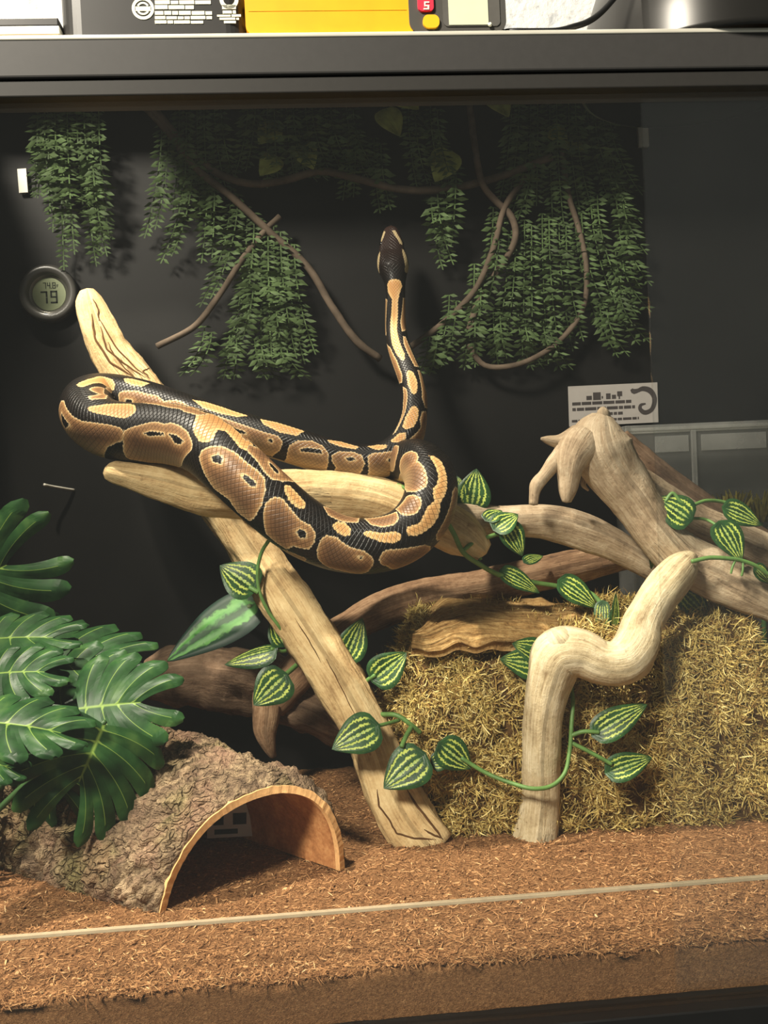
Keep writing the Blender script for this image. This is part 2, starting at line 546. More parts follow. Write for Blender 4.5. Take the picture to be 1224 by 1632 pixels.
from mathutils.bvhtree import BVHTree
def on_surface(o, px, py_):
    off = Vector(o.parent.location) if o.parent else Vector((0, 0, 0))
    B = BVHTree.FromPolygons([v.co + off for v in o.data.vertices], [tuple(p.vertices) for p in o.data.polygons])
    def hit(px, py_):
        loc, n_, i_, d_ = B.ray_cast(CAM, ray(px, py_).normalized())
        return (loc, n_) if loc is not None else (None, None)
    return hit
M_crack = plain('crack_dirt', srgb(92, 66, 42), 0.9, 0.05, var=0.2)  # dark brown on thin tubes paints the shade inside the cracks
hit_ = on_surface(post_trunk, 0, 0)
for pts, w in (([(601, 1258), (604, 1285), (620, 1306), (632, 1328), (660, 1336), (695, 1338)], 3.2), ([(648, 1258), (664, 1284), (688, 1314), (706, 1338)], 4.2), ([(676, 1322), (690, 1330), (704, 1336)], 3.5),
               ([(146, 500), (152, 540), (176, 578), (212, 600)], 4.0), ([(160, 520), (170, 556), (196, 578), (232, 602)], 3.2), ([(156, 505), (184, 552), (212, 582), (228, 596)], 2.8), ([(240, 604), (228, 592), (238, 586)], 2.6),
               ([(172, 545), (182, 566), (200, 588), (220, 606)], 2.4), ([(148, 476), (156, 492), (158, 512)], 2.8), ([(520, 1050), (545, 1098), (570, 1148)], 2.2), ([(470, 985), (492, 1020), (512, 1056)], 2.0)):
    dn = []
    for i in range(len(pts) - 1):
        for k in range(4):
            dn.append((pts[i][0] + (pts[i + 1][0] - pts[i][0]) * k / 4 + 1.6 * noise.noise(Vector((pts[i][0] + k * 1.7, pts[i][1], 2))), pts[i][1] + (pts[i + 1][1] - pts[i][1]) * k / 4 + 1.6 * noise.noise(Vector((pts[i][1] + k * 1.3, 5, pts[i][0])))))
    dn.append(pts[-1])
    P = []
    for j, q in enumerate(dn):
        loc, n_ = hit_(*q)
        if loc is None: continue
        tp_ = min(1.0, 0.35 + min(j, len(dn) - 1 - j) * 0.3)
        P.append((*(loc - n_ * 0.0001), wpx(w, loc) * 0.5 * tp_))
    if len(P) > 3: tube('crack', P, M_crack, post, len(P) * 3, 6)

# horizontal perch with its fork to the right
perch = empty('driftwood_perch', at(500, 785, 0.26), 'pale horizontal driftwood perch that the snake is coiled over', 'driftwood')
tube('trunk', pxpath([(169, 746, .246, 18), (174, 749, .247, 30), (205, 757, .248, 42), (260, 769, .251, 58), (330, 787, .256, 66), (420, 788, .262, 74), (510, 786, .266, 74), (590, 794, .266, 72),
      (660, 818, .266, 74), (715, 840, .265, 74), (748, 860, .262, 60), (772, 880, .260, 34)]),
     M_woodw, perch, 120, 32, rough=0.06, grain=0.12, flat=0.8, seed=4.1, lump=0.08)
tube('side_branch', pxpath([(690, 828, .268, 50), (745, 826, .275, 48), (800, 831, .285, 50), (870, 832, .292, 60), (930, 848, .297, 60), (985, 872, .302, 52), (1035, 902, .306, 44), (1065, 930, .31, 30)]),
     M_wood2, perch, 90, 28, rough=0.05, grain=0.10, flat=0.85, seed=8.2, lump=0.08)

low = empty('driftwood_branch', at(700, 950, 0.37), 'brown driftwood branch lying low behind the mossy log', 'driftwood')
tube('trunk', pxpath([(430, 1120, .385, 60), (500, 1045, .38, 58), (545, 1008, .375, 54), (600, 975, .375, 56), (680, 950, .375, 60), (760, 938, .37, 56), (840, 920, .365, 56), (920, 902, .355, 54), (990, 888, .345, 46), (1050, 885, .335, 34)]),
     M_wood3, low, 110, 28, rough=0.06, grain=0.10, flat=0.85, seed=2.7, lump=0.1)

# antler shaped root at the right
ant = empty('driftwood_root', at(1060, 860, 0.27), 'grey driftwood root with a knobbly clawed crown', 'driftwood')
tube('trunk', pxpath([(960, 662, .268, 34), (957, 676, .268, 66), (955, 692, .267, 86), (958, 714, .266, 98), (976, 748, .266, 90), (1008, 790, .268, 80), (1048, 848, .27, 76), (1090, 890, .272, 80), (1140, 915, .270, 84), (1190, 940, .262, 76), (1235, 965, .256, 58), (1270, 985, .25, 40)]),
     M_wood2, ant, 110, 36, rough=0.05, grain=0.05, flat=0.75, seed=5.5, lump=0.06)
tube('knob', pxpath([(958, 690, .266, 34), (962, 668, .266, 24), (961, 655, .266, 18), (961, 649, .266, 8)]), M_wood2, ant, 24, 16, rough=0.06, grain=0.05, seed=1)
tube('claw', pxpath([(950, 700, .272, 26), (925, 700, .268, 44), (908, 703, .266, 38), (888, 704, .266, 22), (872, 701, .266, 13), (862, 699, .266, 4)]), M_wood2, ant, 40, 18, rough=0.1, grain=0.08, seed=2)
tube('claw', pxpath([(922, 705, .272, 20), (904, 715, .264, 32), (886, 735, .258, 26), (868, 758, .254, 21), (855, 774, .252, 22), (852, 786, .251, 17), (850, 804, .250, 15)]), M_wood2, ant, 44, 18, rough=0.1, grain=0.05, seed=3)
tube('claw', pxpath([(942, 690, .278, 30), (926, 708, .264, 66), (910, 735, .256, 52), (906, 762, .254, 36), (904, 785, .253, 26), (903, 800, .253, 14)]), M_wood2, ant, 44, 20, rough=0.08, grain=0.05, seed=4)
tube('twig', pxpath([(950, 735, .268, 14), (934, 762, .278, 13), (930, 772, .279, 9), (938, 782, .279, 3)]), M_wood2, ant, 24, 10, rough=0.1, grain=0.05, seed=6)
tube('rear_limb', pxpath([(1000, 752, .285, 40), (1050, 790, .30, 48), (1100, 822, .31, 50), (1160, 850, .315, 52), (1224, 880, .32, 54), (1290, 915, .32, 50)]), M_wood2, ant, 70, 24, rough=0.06, grain=0.08, seed=7.7, lump=0.06)

dark = empty('driftwood_limb', at(1080, 790, 0.38), 'dark driftwood limb in the shade behind the clawed root', 'driftwood')
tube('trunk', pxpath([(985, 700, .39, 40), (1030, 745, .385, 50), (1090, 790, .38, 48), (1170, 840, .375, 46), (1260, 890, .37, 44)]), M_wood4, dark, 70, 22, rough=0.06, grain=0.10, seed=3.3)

# knuckled front branch
knuc = empty('driftwood_elbow', at(857, 1338, 0.232), 'pale driftwood branch with a knuckled elbow standing before the mossy log', 'driftwood')
tube('trunk', pxpath([(853, 1344, .232, 76), (858, 1310, .231, 68), (862, 1260, .229, 60), (862, 1200, .226, 60), (866, 1140, .222, 64), (877, 1085, .218, 74), (893, 1045, .214, 86), (925, 1042, .210, 78),
      (958, 1056, .206, 72), (990, 1054, .206, 76), (1012, 1030, .212, 74), (1024, 995, .222, 66), (1044, 960, .232, 64), (1070, 925, .240, 62), (1090, 902, .244, 50), (1104, 886, .248, 24)]),
     M_wood, knuc, 150, 36, rough=0.05, grain=0.045, flat=0.95, seed=9.1, lump=0.08)
tube('knuckle', pxpath([(912, 1060, .212, 50), (895, 1030, .210, 56), (885, 1014, .210, 44), (878, 1004, .211, 18)]), M_wood, knuc, 30, 22, rough=0.05, grain=0.04, seed=2.2)
tube('knuckle', pxpath([(985, 1062, .208, 50), (1010, 1060, .207, 50), (1026, 1048, .209, 36), (1036, 1036, .212, 14)]), M_wood, knuc, 30, 22, rough=0.05, grain=0.04, seed=4.2)

# dark roots in the rear left corner
root = empty('dark_root', at(420, 1190, 0.40), 'dark driftwood stump lying in the shade against the back wall', 'driftwood')
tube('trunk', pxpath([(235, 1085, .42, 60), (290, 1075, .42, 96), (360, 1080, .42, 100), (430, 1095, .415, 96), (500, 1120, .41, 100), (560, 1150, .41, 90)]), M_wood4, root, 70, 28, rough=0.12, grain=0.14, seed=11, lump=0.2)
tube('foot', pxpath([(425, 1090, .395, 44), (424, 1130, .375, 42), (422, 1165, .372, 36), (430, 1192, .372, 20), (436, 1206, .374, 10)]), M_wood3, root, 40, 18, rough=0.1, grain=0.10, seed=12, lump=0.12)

# ================================================================ snake: a path in space with a dorsal direction at each station
SNAKE = [  # px, py, Y, width px, dorsal (x, y, z)
 (623, 361, .405, 8, (0, -1, .1)), (623, 364, .405, 18, (0, -1, .1)), (623.5, 371, .4035, 26, (0, -1, .1)), (624, 384, .401, 35, (0, -1, .1)), (624.5, 398, .398, 41, (0, -1, .1)), (625.5, 414, .395, 49, (0, -1, .1)),
 (627, 428, .392, 49, (0, -1, .1)), (628.5, 441, .389, 39, (0, -1, .1)), (630, 456, .385, 32, (0, -1, .1)), (630, 490, .375, 32, (0, -1, .1)), (631, 529, .362, 34, (-.05, -1, .1)),
 (638, 560, .350, 37, (-.12, -1, .1)), (648, 586, .338, 39, (-.2, -1, .1)), (657, 612, .325, 39, (-.1, -1, .1)), (661, 640, .312, 40, (.0, -1, .1)), (659, 668, .300, 43, (-.2, -1, .2)),
 (650, 698, .288, 50, (-.55, -.8, .5)), (630, 724, .279, 56, (-.5, -.6, .8)), (596, 738, .277, 59, (-.1, -.35, 1)), (550, 734, .280, 59, (0, -.3, 1)), (500, 722, .284, 60, (0, -.3, 1)),
 (440, 703, .291, 61, (0, -.3, 1)), (370, 684, .302, 62, (0, -.3, 1)), (300, 662, .316, 64, (0, -.3, 1)), (240, 643, .328, 67, (0, -.35, 1)), (190, 633, .336, 71, (0.05, -.35, 1)),
 (156, 633, .332, 76, (.0, -.35, 1)), (139, 645, .310, 83, (0, -.4, 1)), (145, 667, .283, 89, (0, -.6, .9)), (174, 685, .264, 93, (0, -.7, .8)), (215, 691, .254, 95, (0, -.8, .72)), (268, 692, .244, 97, (0, -.85, .62)),
 (320, 706, .228, 99, (.05, -.85, .55)), (372, 747, .207, 101, (.3, -.8, .5)), (422, 793, .197, 99, (.35, -.85, .4)), (480, 839, .195, 96, (.2, -.9, .35)), (543, 867, .197, 90, (.0, -1, .25)), (600, 869, .199, 89, (-.05, -1, .15)),
 (650, 850, .203, 88, (.1, -1, .0)), (680, 812, .209, 87, (.3, -1, .0)), (687, 772, .222, 84, (.4, -1, .25)), (672, 742, .248, 78, (.25, -.75, .8)), (640, 738, .283, 70, (0, -.1, 1)),
 (596, 760, .309, 58, (0, .3, 1)), (540, 782, .318, 46, (0, .3, 1)), (490, 788, .316, 34, (0, .3, 1)), (450, 790, .312, 22, (0, .3, 1)), (425, 792, .310, 8, (0, .3, 1)),
]
SN_R, SN_C = 900, 72
def snake_geo():
    rows = []
    for (px, py, Y, w, d) in SNAKE:
        p = at(px, py, Y)
        dv = Vector(d).normalized()
        rows.append((p.x, p.y, p.z, wpx(w, p) * 0.5, dv.x, dv.y, dv.z))
    Q, t = even(rows, SN_R)
    C, r, D = Q[:, :3], Q[:, 3], Q[:, 4:7]
    # soften the joints of the path
    for _ in range(30):
        C[1:-1] = 0.25 * C[:-2] + 0.5 * C[1:-1] + 0.25 * C[2:]
    for _ in range(6):
        r[40:-1] = 0.25 * r[39:-2] + 0.5 * r[40:-1] + 0.25 * np.append(r[41:], r[-1])[:len(r[40:-1])]
    t = np.concatenate([[0], np.cumsum(np.linalg.norm(np.diff(C, axis=0), axis=1))])
    T = np.gradient(C, axis=0); T /= np.linalg.norm(T, axis=1)[:, None]
    D = D - T * (D * T).sum(1)[:, None]; D /= np.linalg.norm(D, axis=1)[:, None]
    for _ in range(12):
        D[1:-1] = D[:-2] + 2 * D[1:-1] + D[2:]
        D = D - T * (D * T).sum(1)[:, None]; D /= np.linalg.norm(D, axis=1)[:, None]
    S = np.cross(T, D)
    th = np.linspace(-PI, PI, SN_C, endpoint=False)
    head = np.clip(1 - t / 0.052, 0, 1)          # head: flatter section
    hd = np.clip(head * 2.5, 0, 1)
    b_up = r * (1 - 0.38 * hd); b_dn = r * (1 - 0.45 * hd)
    ct, st = np.cos(th), np.sin(th)
    ex = 0.86
    cs = np.sign(ct) * np.abs(ct) ** 1.0
    ss = np.sign(st) * np.abs(st) ** ex
    bu = np.where(ct[None, :] >= 0, b_up[:, None], b_dn[:, None] * 0.9)
    V = C[:, None, :] + S[:, None, :] * (r[:, None] * ss[None, :])[:, :, None] + D[:, None, :] * (bu * cs[None, :])[:, :, None]
    return V, t, th, r, C, T, D, S

# ================================================================ the ball python's markings, in body coordinates (distance from snout, angle from the spine)
BLOBS = [
 ('g',[(0.6667,0.3),(0.6709,0.14),(0.6786,-0.07),(0.6891,-0.28),(0.7019,-0.41),(0.7101,-0.31),(0.7147,-0.09),(0.7138,0.05),(0.7082,0.23),(0.7007,0.26),(0.6895,0.27),(0.678,0.34),(0.6706,0.37)],[]),
 ('f',[(0.6312,0.93),(0.6379,0.78),(0.6482,0.84),(0.6598,0.87),(0.6702,0.81),(0.682,0.65),(0.6933,0.57),(0.7029,0.58),(0.7076,0.64),(0.7084,0.8),(0.7063,1.04),(0.6997,1.18),(0.6922,1.39),(0.6864,1.85),(0.6826,2.36),(0.677,2.27),(0.6672,2.18),(0.6532,2.09),(0.6406,1.83),(0.6312,1.46)],[[(0.6412,1.17),(0.6492,1.2),(0.6585,1.23),(0.6509,1.54),(0.6449,1.5)]]),
 ('f',[(0.7083,0.67),(0.7152,0.51),(0.7242,0.4),(0.7348,0.29),(0.7413,0.27),(0.7489,0.3),(0.7549,0.21),(0.7644,0.24),(0.7741,0.34),(0.7825,0.54),(0.7878,0.71),(0.7887,0.92),(0.783,1.22),(0.7733,1.7),(0.7554,2.18),(0.7288,2.27),(0.7137,1.92),(0.705,1.81),(0.705,1.39),(0.7071,1.1),(0.7065,0.97)],[[(0.7266,0.71),(0.7356,0.61),(0.7515,0.6),(0.753,0.68),(0.7343,0.78)],[(0.7558,0.59),(0.7657,0.58),(0.7763,0.7),(0.7731,0.84),(0.7664,0.85),(0.7611,0.7)]]),
 ('g',[(0.624,0.19),(0.6161,-0.02),(0.6051,-0.26),(0.5838,-0.35),(0.5743,-0.45),(0.5694,-0.75),(0.5701,-1.03),(0.6088,-0.99),(0.6109,-0.67),(0.6259,-0.21),(0.6331,0.04)],[]),
 ('f',[(0.6372,-0.14),(0.6311,-0.37),(0.6207,-0.81),(0.6118,-1.18),(0.5642,-1.36),(0.6832,-0.39),(0.6579,-0.56),(0.6514,-0.3),(0.6425,-0.15)],[]),
 ('f',[(0.6537,0.03),(0.655,-0.22),(0.6481,-0.81),(0.6697,-0.33),(0.6607,0.04)],[]),
 ('g',[(0.5639,-0.2),(0.5563,-0.07),(0.5434,-0.05),(0.5376,-0.04),(0.5414,-0.47),(0.5505,-0.56),(0.56,-0.45)],[]),
 ('f',[(0.5628,-1.07),(0.5558,-0.91),(0.5435,-0.75),(0.5336,-0.77),(0.5227,-0.7),(0.5143,-0.88),(0.5039,-0.61),(0.4961,-0.61),(0.486,-0.82),(0.4925,-1.0),(0.5059,-1.14),(0.5296,-1.41),(0.5593,-1.73)],[[(0.5536,-1.3),(0.5456,-1.25),(0.5451,-1.38),(0.5517,-1.45)]]),
 ('g',[(0.7692,-0.2),(0.7697,-0.51),(0.7741,-0.81),(0.7821,-0.87),(0.7972,-0.65),(0.8081,-0.59),(0.8164,-0.67),(0.8223,-0.4),(0.8224,-0.15),(0.8166,-0.04),(0.8066,-0.13),(0.7971,-0.2),(0.7924,-0.06),(0.7978,0.15),(0.7983,0.39),(0.7911,0.51),(0.781,0.33),(0.774,0.08)],[]),
 ('f',[(0.7978,0.73),(0.8011,0.46),(0.8081,0.22),(0.818,0.12),(0.8288,0.11),(0.8386,0.04),(0.8471,0.05),(0.8534,0.26),(0.8585,0.67),(0.8598,1.22),(0.8581,1.59),(0.8466,1.72),(0.8367,1.49),(0.8205,1.64),(0.8102,1.41),(0.802,1.12),(0.7986,0.95)],[[(0.8076,0.72),(0.811,0.52),(0.8157,0.53),(0.8167,0.7),(0.8111,0.81)],[(0.833,0.5),(0.8361,0.39),(0.845,0.33),(0.8467,0.45),(0.8438,0.53),(0.8372,0.54)]]),
 ('g',[(0.4904,-0.26),(0.4787,-0.06),(0.4605,-0.03),(0.4325,-0.14),(0.4406,-0.48),(0.4571,-0.59),(0.4751,-0.6)],[]),
 ('g',[(0.4213,-0.15),(0.4073,-0.02),(0.3788,0.01),(0.3828,-0.6),(0.3987,-0.73),(0.4157,-0.51)],[]),
 ('f',[(0.4607,-0.75),(0.4458,-0.79),(0.425,-0.89),(0.4107,-0.96),(0.3995,-0.93),(0.3925,-1.15),(0.3929,-1.61),(0.4006,-2.31),(0.4119,-2.32),(0.4236,-1.76),(0.4345,-1.41),(0.448,-1.12)],[[(0.4063,-1.23),(0.402,-1.21),(0.4019,-1.39),(0.4052,-1.37)],[(0.4396,-1.16),(0.4294,-1.18),(0.427,-1.31),(0.4347,-1.31)]]),
 ('f',[(0.3864,-1.27),(0.3802,-0.85),(0.368,-0.6),(0.3575,-0.74),(0.3502,-1.06),(0.3484,-1.55),(0.349,-2.09),(0.3473,-2.79),(0.3586,-2.79),(0.3726,-2.71),(0.3894,-2.71),(0.3861,-1.99)],[[(0.376,-1.25),(0.3692,-1.07),(0.3574,-0.99),(0.3556,-1.2),(0.3663,-1.27),(0.3744,-1.37)]]),
 ('f',[(0.3472,-1.14),(0.3413,-0.85),(0.3279,-0.72),(0.3196,-0.85),(0.3161,-1.28),(0.3188,-1.81),(0.3235,-2.71),(0.3361,-2.71),(0.3425,-2.37),(0.3413,-1.75),(0.3457,-1.46)],[[(0.3344,-1.15),(0.3278,-1.03),(0.3238,-1.17),(0.33,-1.28)]]),
 ('f',[(0.3139,-0.88),(0.3081,-0.68),(0.2968,-0.72),(0.2888,-0.85),(0.287,-1.22),(0.2903,-1.6),(0.2969,-2.09),(0.2998,-2.71),(0.3081,-2.79),(0.3151,-2.79),(0.3135,-1.67)],[[(0.2986,-1.2),(0.2924,-1.08),(0.2926,-1.23),(0.2972,-1.36)]]),
 ('g',[(0.3561,-0.2),(0.3424,-0.02),(0.3231,-0.26),(0.3263,-0.52),(0.3404,-0.53),(0.3521,-0.41)],[]),
 ('g',[(0.3161,-0.12),(0.3005,-0.03),(0.2919,-0.29),(0.2952,-0.49),(0.3034,-0.52)],[]),
 ('g',[(0.2861,-0.09),(0.2734,-0.08),(0.2699,-0.42),(0.2755,-0.71),(0.2815,-0.67),(0.2869,-0.31)],[]),
 ('f',[(0.2843,-1.08),(0.2748,-0.87),(0.2637,-1.03),(0.2563,-1.08),(0.2489,-0.7),(0.2396,-0.64),(0.2345,-1.07),(0.2412,-1.66),(0.2538,-2.01),(0.2694,-2.04),(0.2804,-2.12),(0.2841,-1.54)],[[(0.2818,-1.38),(0.2775,-1.3),(0.2731,-1.45),(0.2774,-1.55),(0.281,-1.55)]]),
 ('g',[(0.2642,-0.02),(0.2494,0.25),(0.2375,0.19),(0.2347,-0.01),(0.239,-0.33),(0.25,-0.57),(0.2607,-0.64),(0.2665,-0.36)],[]),
 ('g',[(0.1909,0.19),(0.1883,-0.03),(0.1919,-0.24),(0.2025,-0.3),(0.2128,-0.14),(0.2206,0.03),(0.219,0.27),(0.2071,0.46)],[]),
 ('f',[(0.2035,1.0),(0.2116,0.65),(0.2298,0.63),(0.2517,0.41),(0.2703,0.13),(0.2779,0.14),(0.2499,0.7),(0.2254,1.2)],[]),
 ('g',[(0.0727,0.97),(0.0691,0.59),(0.069,0.03),(0.0707,-0.45),(0.0758,-0.62),(0.0853,-0.3),(0.0964,-0.13),(0.1135,-0.14),(0.1335,-0.04),(0.1495,-0.08),(0.1666,-0.22),(0.174,-0.07),(0.1739,0.08),(0.1622,0.35),(0.1477,0.54),(0.1312,0.53),(0.1132,0.42),(0.094,0.36),(0.0814,0.94)],[]),
 ('f',[(0.0899,-0.73),(0.0855,-1.4),(0.0981,-1.4),(0.1287,-1.25),(0.1358,-0.46),(0.1218,-0.38),(0.1035,-0.6)],[]),
 ('f',[(0.1418,-0.48),(0.1419,-0.76),(0.1583,-1.01),(0.177,-1.12),(0.1829,-1.24),(0.185,-0.64),(0.1697,-0.52),(0.1526,-0.39)],[]),
 ('f',[(0.189,-0.76),(0.188,-1.11),(0.2105,-1.19),(0.2272,-1.57),(0.2328,-0.87),(0.2235,-0.42),(0.2071,-0.55)],[]),
 ('f',[(0.0855,1.66),(0.0915,0.99),(0.1326,1.2),(0.129,1.66)],[]),
 ('f',[(0.1374,1.66),(0.1498,0.82),(0.1702,0.46),(0.1895,0.54),(0.199,0.88),(0.1921,1.57),(0.1779,1.26),(0.1571,1.32)],[]),
 ('f',[(0.8628,0.89),(0.8594,0.54),(0.8611,0.23),(0.8662,0.09),(0.8751,0.13),(0.8874,0.19),(0.8976,0.13),(0.9036,0.25),(0.9057,0.54),(0.9046,0.85),(0.8987,1.02),(0.8939,1.1),(0.8912,1.48),(0.8821,1.52),(0.8732,1.48)],[[(0.8898,0.59),(0.8912,0.43),(0.8963,0.38),(0.8984,0.53),(0.8953,0.67)]]),
 ('g',[(0.8597,-0.21),(0.8635,-0.37),(0.8729,-0.35),(0.8836,-0.3),(0.8854,-0.11),(0.8803,0.0),(0.8717,0.01),(0.8641,-0.06)],[]),
 ('f',[(0.8872,1.73),(0.8953,1.47),(0.9069,1.32),(0.9069,1.75),(0.897,1.92)],[]),
 ('g',[(0.9127,-0.19),(0.9164,-0.43),(0.9246,-0.57),(0.9324,-0.38),(0.9325,-0.15),(0.9275,-0.06),(0.9193,-0.09)],[]),
 ('f',[(0.9093,0.65),(0.9087,0.31),(0.9117,0.1),(0.9205,0.02),(0.933,0.16),(0.9451,0.23),(0.9517,0.44),(0.9528,0.7),(0.9492,1.24),(0.9443,1.52),(0.9316,1.36),(0.9215,1.31),(0.9129,1.04)],[[(0.9402,0.46),(0.9446,0.44),(0.9439,0.57)]]),
 ('f',[(0.8982,-0.76),(0.9069,-1.22),(0.9251,-1.31),(0.9433,-1.4),(0.9401,-0.76),(0.9202,-0.55),(0.9065,-0.48)],[]),
 ('f',[(0.9475,-1.22),(0.9692,-1.19),(0.9888,-1.17),(0.9839,-0.7),(0.9757,-0.5),(0.9634,-0.48),(0.9522,-0.66)],[]),
 ('f',[(0.992,-1.4),(1.0138,-1.39),(1.0155,-1.0),(1.0136,-0.69),(1.0088,-0.52),(1.0009,-0.46),(0.9926,-0.64),(0.9889,-0.86)],[]),
 ('f',[(1.083,-2.21),(1.0555,-1.56),(1.0532,-1.15),(1.0509,-0.86),(1.0441,-0.76),(1.0379,-0.68),(1.03,-0.61),(1.0248,-0.62),(1.0216,-0.77),(1.018,-1.03),(1.0196,-1.5),(1.0341,-2.01),(1.1073,-2.71)],[]),
 ('g',[(0.9444,-0.32),(0.951,-0.37),(0.9616,-0.26),(0.9728,-0.25),(0.9777,-0.11),(0.9761,0.01),(0.9696,0.08),(0.9601,0.01),(0.9506,-0.12),(0.9454,-0.21)],[]),
 ('g',[(1.0523,-0.34),(1.0518,-0.18),(1.0487,-0.03),(1.042,0.03),(1.0352,0.07),(1.0269,0.08),(1.0211,0.04),(1.0176,-0.02),(1.0093,0.12),(1.0021,0.17),(0.9933,0.12),(0.9873,0.08),(0.9826,-0.01),(0.982,-0.14),(0.9852,-0.25),(0.9903,-0.22),(0.9959,-0.15),(1.0025,-0.23),(1.0097,-0.32),(1.0155,-0.19),(1.0203,-0.33),(1.0243,-0.36),(1.0283,-0.25),(1.0344,-0.21),(1.0411,-0.28),(1.0464,-0.33)],[]),
 ('f',[(0.9561,0.55),(0.9591,0.3),(0.9638,0.24),(0.9731,0.29),(0.9818,0.37),(0.99,0.54),(0.9926,0.83),(0.9922,1.22),(0.9866,1.31),(0.9769,1.4),(0.9685,1.48),(0.9651,1.29),(0.9618,0.96),(0.9576,0.85)],[]),
 ('f',[(1.033,0.47),(1.0341,0.86),(1.0285,1.05),(1.0201,1.13),(1.0104,1.22),(1.002,1.22),(0.9978,0.87),(0.999,0.55),(1.0049,0.46),(1.0129,0.39),(1.0211,0.36),(1.0276,0.33)],[]),
 ('c',[(0.0304,-0.71),(0.0305,-0.96),(0.0388,-1.03),(0.0469,-1.14),(0.0518,-1.57),(0.0547,-1.66),(0.0594,-1.03),(0.0577,-0.84),(0.0548,-0.84),(0.0487,-0.67),(0.0391,-0.62)],[]),
 ('c',[(0.0078,-0.0),(0.0069,-0.39),(0.0128,-0.59),(0.0209,-1.03),(0.0246,-0.95),(0.0239,-0.62),(0.0163,-0.29)],[]),
 ('c',[(0.0319,1.04),(0.0345,1.3),(0.0406,1.48),(0.049,1.83),(0.0518,1.83),(0.0536,1.6),(0.0506,1.34),(0.0443,1.07),(0.0365,0.97)],[]),
 ('c',[(0.0056,1.34),(0.0082,0.74),(0.0141,0.79),(0.0208,1.06),(0.0211,1.26),(0.016,1.29)],[]),
]

def poly_sd(P, X, Y):
    """signed distance of points to a polygon, positive inside"""
    P = np.asarray(P); n = len(P)
    d2 = np.full(X.shape, 1e9); ins = np.zeros(X.shape, bool)
    for i in range(n):
        ax, ay = P[i]; bx, by = P[(i + 1) % n]
        ex, ey = bx - ax, by - ay
        L = ex * ex + ey * ey + 1e-14
        u = np.clip(((X - ax) * ex + (Y - ay) * ey) / L, 0, 1)
        d2 = np.minimum(d2, (X - ax - u * ex) ** 2 + (Y - ay - u * ey) ** 2)
        c = (ay > Y) != (by > Y)
        xi = ax + (Y - ay) * ex / (ey if abs(ey) > 1e-12 else 1e-12)
        ins ^= c & (X < xi)
    d = np.sqrt(d2)
    return np.where(ins, d, -d)

SV, St, Sth, Sr, SC, ST, SD, SS = snake_geo()
blobs = list(BLOBS)
def _span(b):
    s = [p[0] for p in b[1]]; a = [p[1] for p in b[1]]
    return min(s), max(s), sum(a) / len(a)
fl = [_span(b) for b in BLOBS if b[0] == 'f']
for b in BLOBS:                                   # the far flank carries the same kind of marks
    if b[0] != 'f': continue
    s0, s1, am = _span(b)
    if abs(am) < 0.3: continue
    if any(q[2] * am < 0 and min(s1, q[1]) - max(s0, q[0]) > 0.004 for q in fl): continue
    blobs.append(('f', [(p[0] + 0.004, -p[1]) for p in b[1]], [[(p[0] + 0.004, -p[1]) for p in h] for h in b[2]]))
rs_ = random.Random(4)
s_ = 1.06
while s_ < 1.24:                                  # tail
    L_ = 0.030
    for sg in (1, -1):
        blobs.append(('f', [(s_ + L_ * .45 * math.cos(k * PI / 6), sg * (1.3 + .65 * math.sin(k * PI / 6))) for k in range(12)], []))
    s_ += 0.036
SX = np.repeat(St[:, None], SN_C, 1)
STH = np.repeat(Sth[None, :], SN_R, 0)
RR = np.repeat(Sr[:, None], SN_C, 1)
sd = np.full(SX.shape, -0.02); kindv = np.zeros(SX.shape)
for (k, poly, holes) in blobs:
    pr = np.interp([p[0] for p in poly], St, Sr)
    s0, s1 = min(p[0] for p in poly) - 0.012, max(p[0] for p in poly) + 0.012
    i0, i1 = np.searchsorted(St, [s0, s1])
    if i1 - i0 < 2: continue
    X = SX[i0:i1]; Y = STH[i0:i1] * RR[i0:i1]
    P = [(p[0], p[1] * q) for p, q in zip(poly, pr)]
    d = poly_sd(P, X, Y)
    for h in holes:
        hr = np.interp([p[0] for p in h], St, Sr)
        d = np.minimum(d, -poly_sd([(p[0], p[1] * q) for p, q in zip(h, hr)], X, Y))
    up = d > sd[i0:i1]
    sd[i0:i1] = np.where(up, d, sd[i0:i1])
    kindv[i0:i1] = np.where(up, {'g': 1.0, 'f': 0.0, 'c': 0.5}[k], kindv[i0:i1])

m, nt, b = new_mat('python_skin')
g = NG(nt)
asd = g.attr('sd'); akd = g.attr('kindv'); ath = g.attr('theta'); as_ = g.attr('along'); arad = g.attr('rad')
# scales: diamond lattice in body coordinates
u = g.math('DIVIDE', as_, 0.0040)
v = g.math('MULTIPLY', ath, 26.0 / (2 * PI))
def tri(x):
    return g.math('ABSOLUTE', g.math('SUBTRACT', g.math('FRACT', x), 0.5))
lat = g.math('MAXIMUM', tri(g.math('ADD', u, v)), tri(g.math('SUBTRACT', u, v)))     # 0 centre .. .5 seam
seam = g.math('MULTIPLY', g.math('SUBTRACT', lat, 0.36), 7.0, clamp=True)
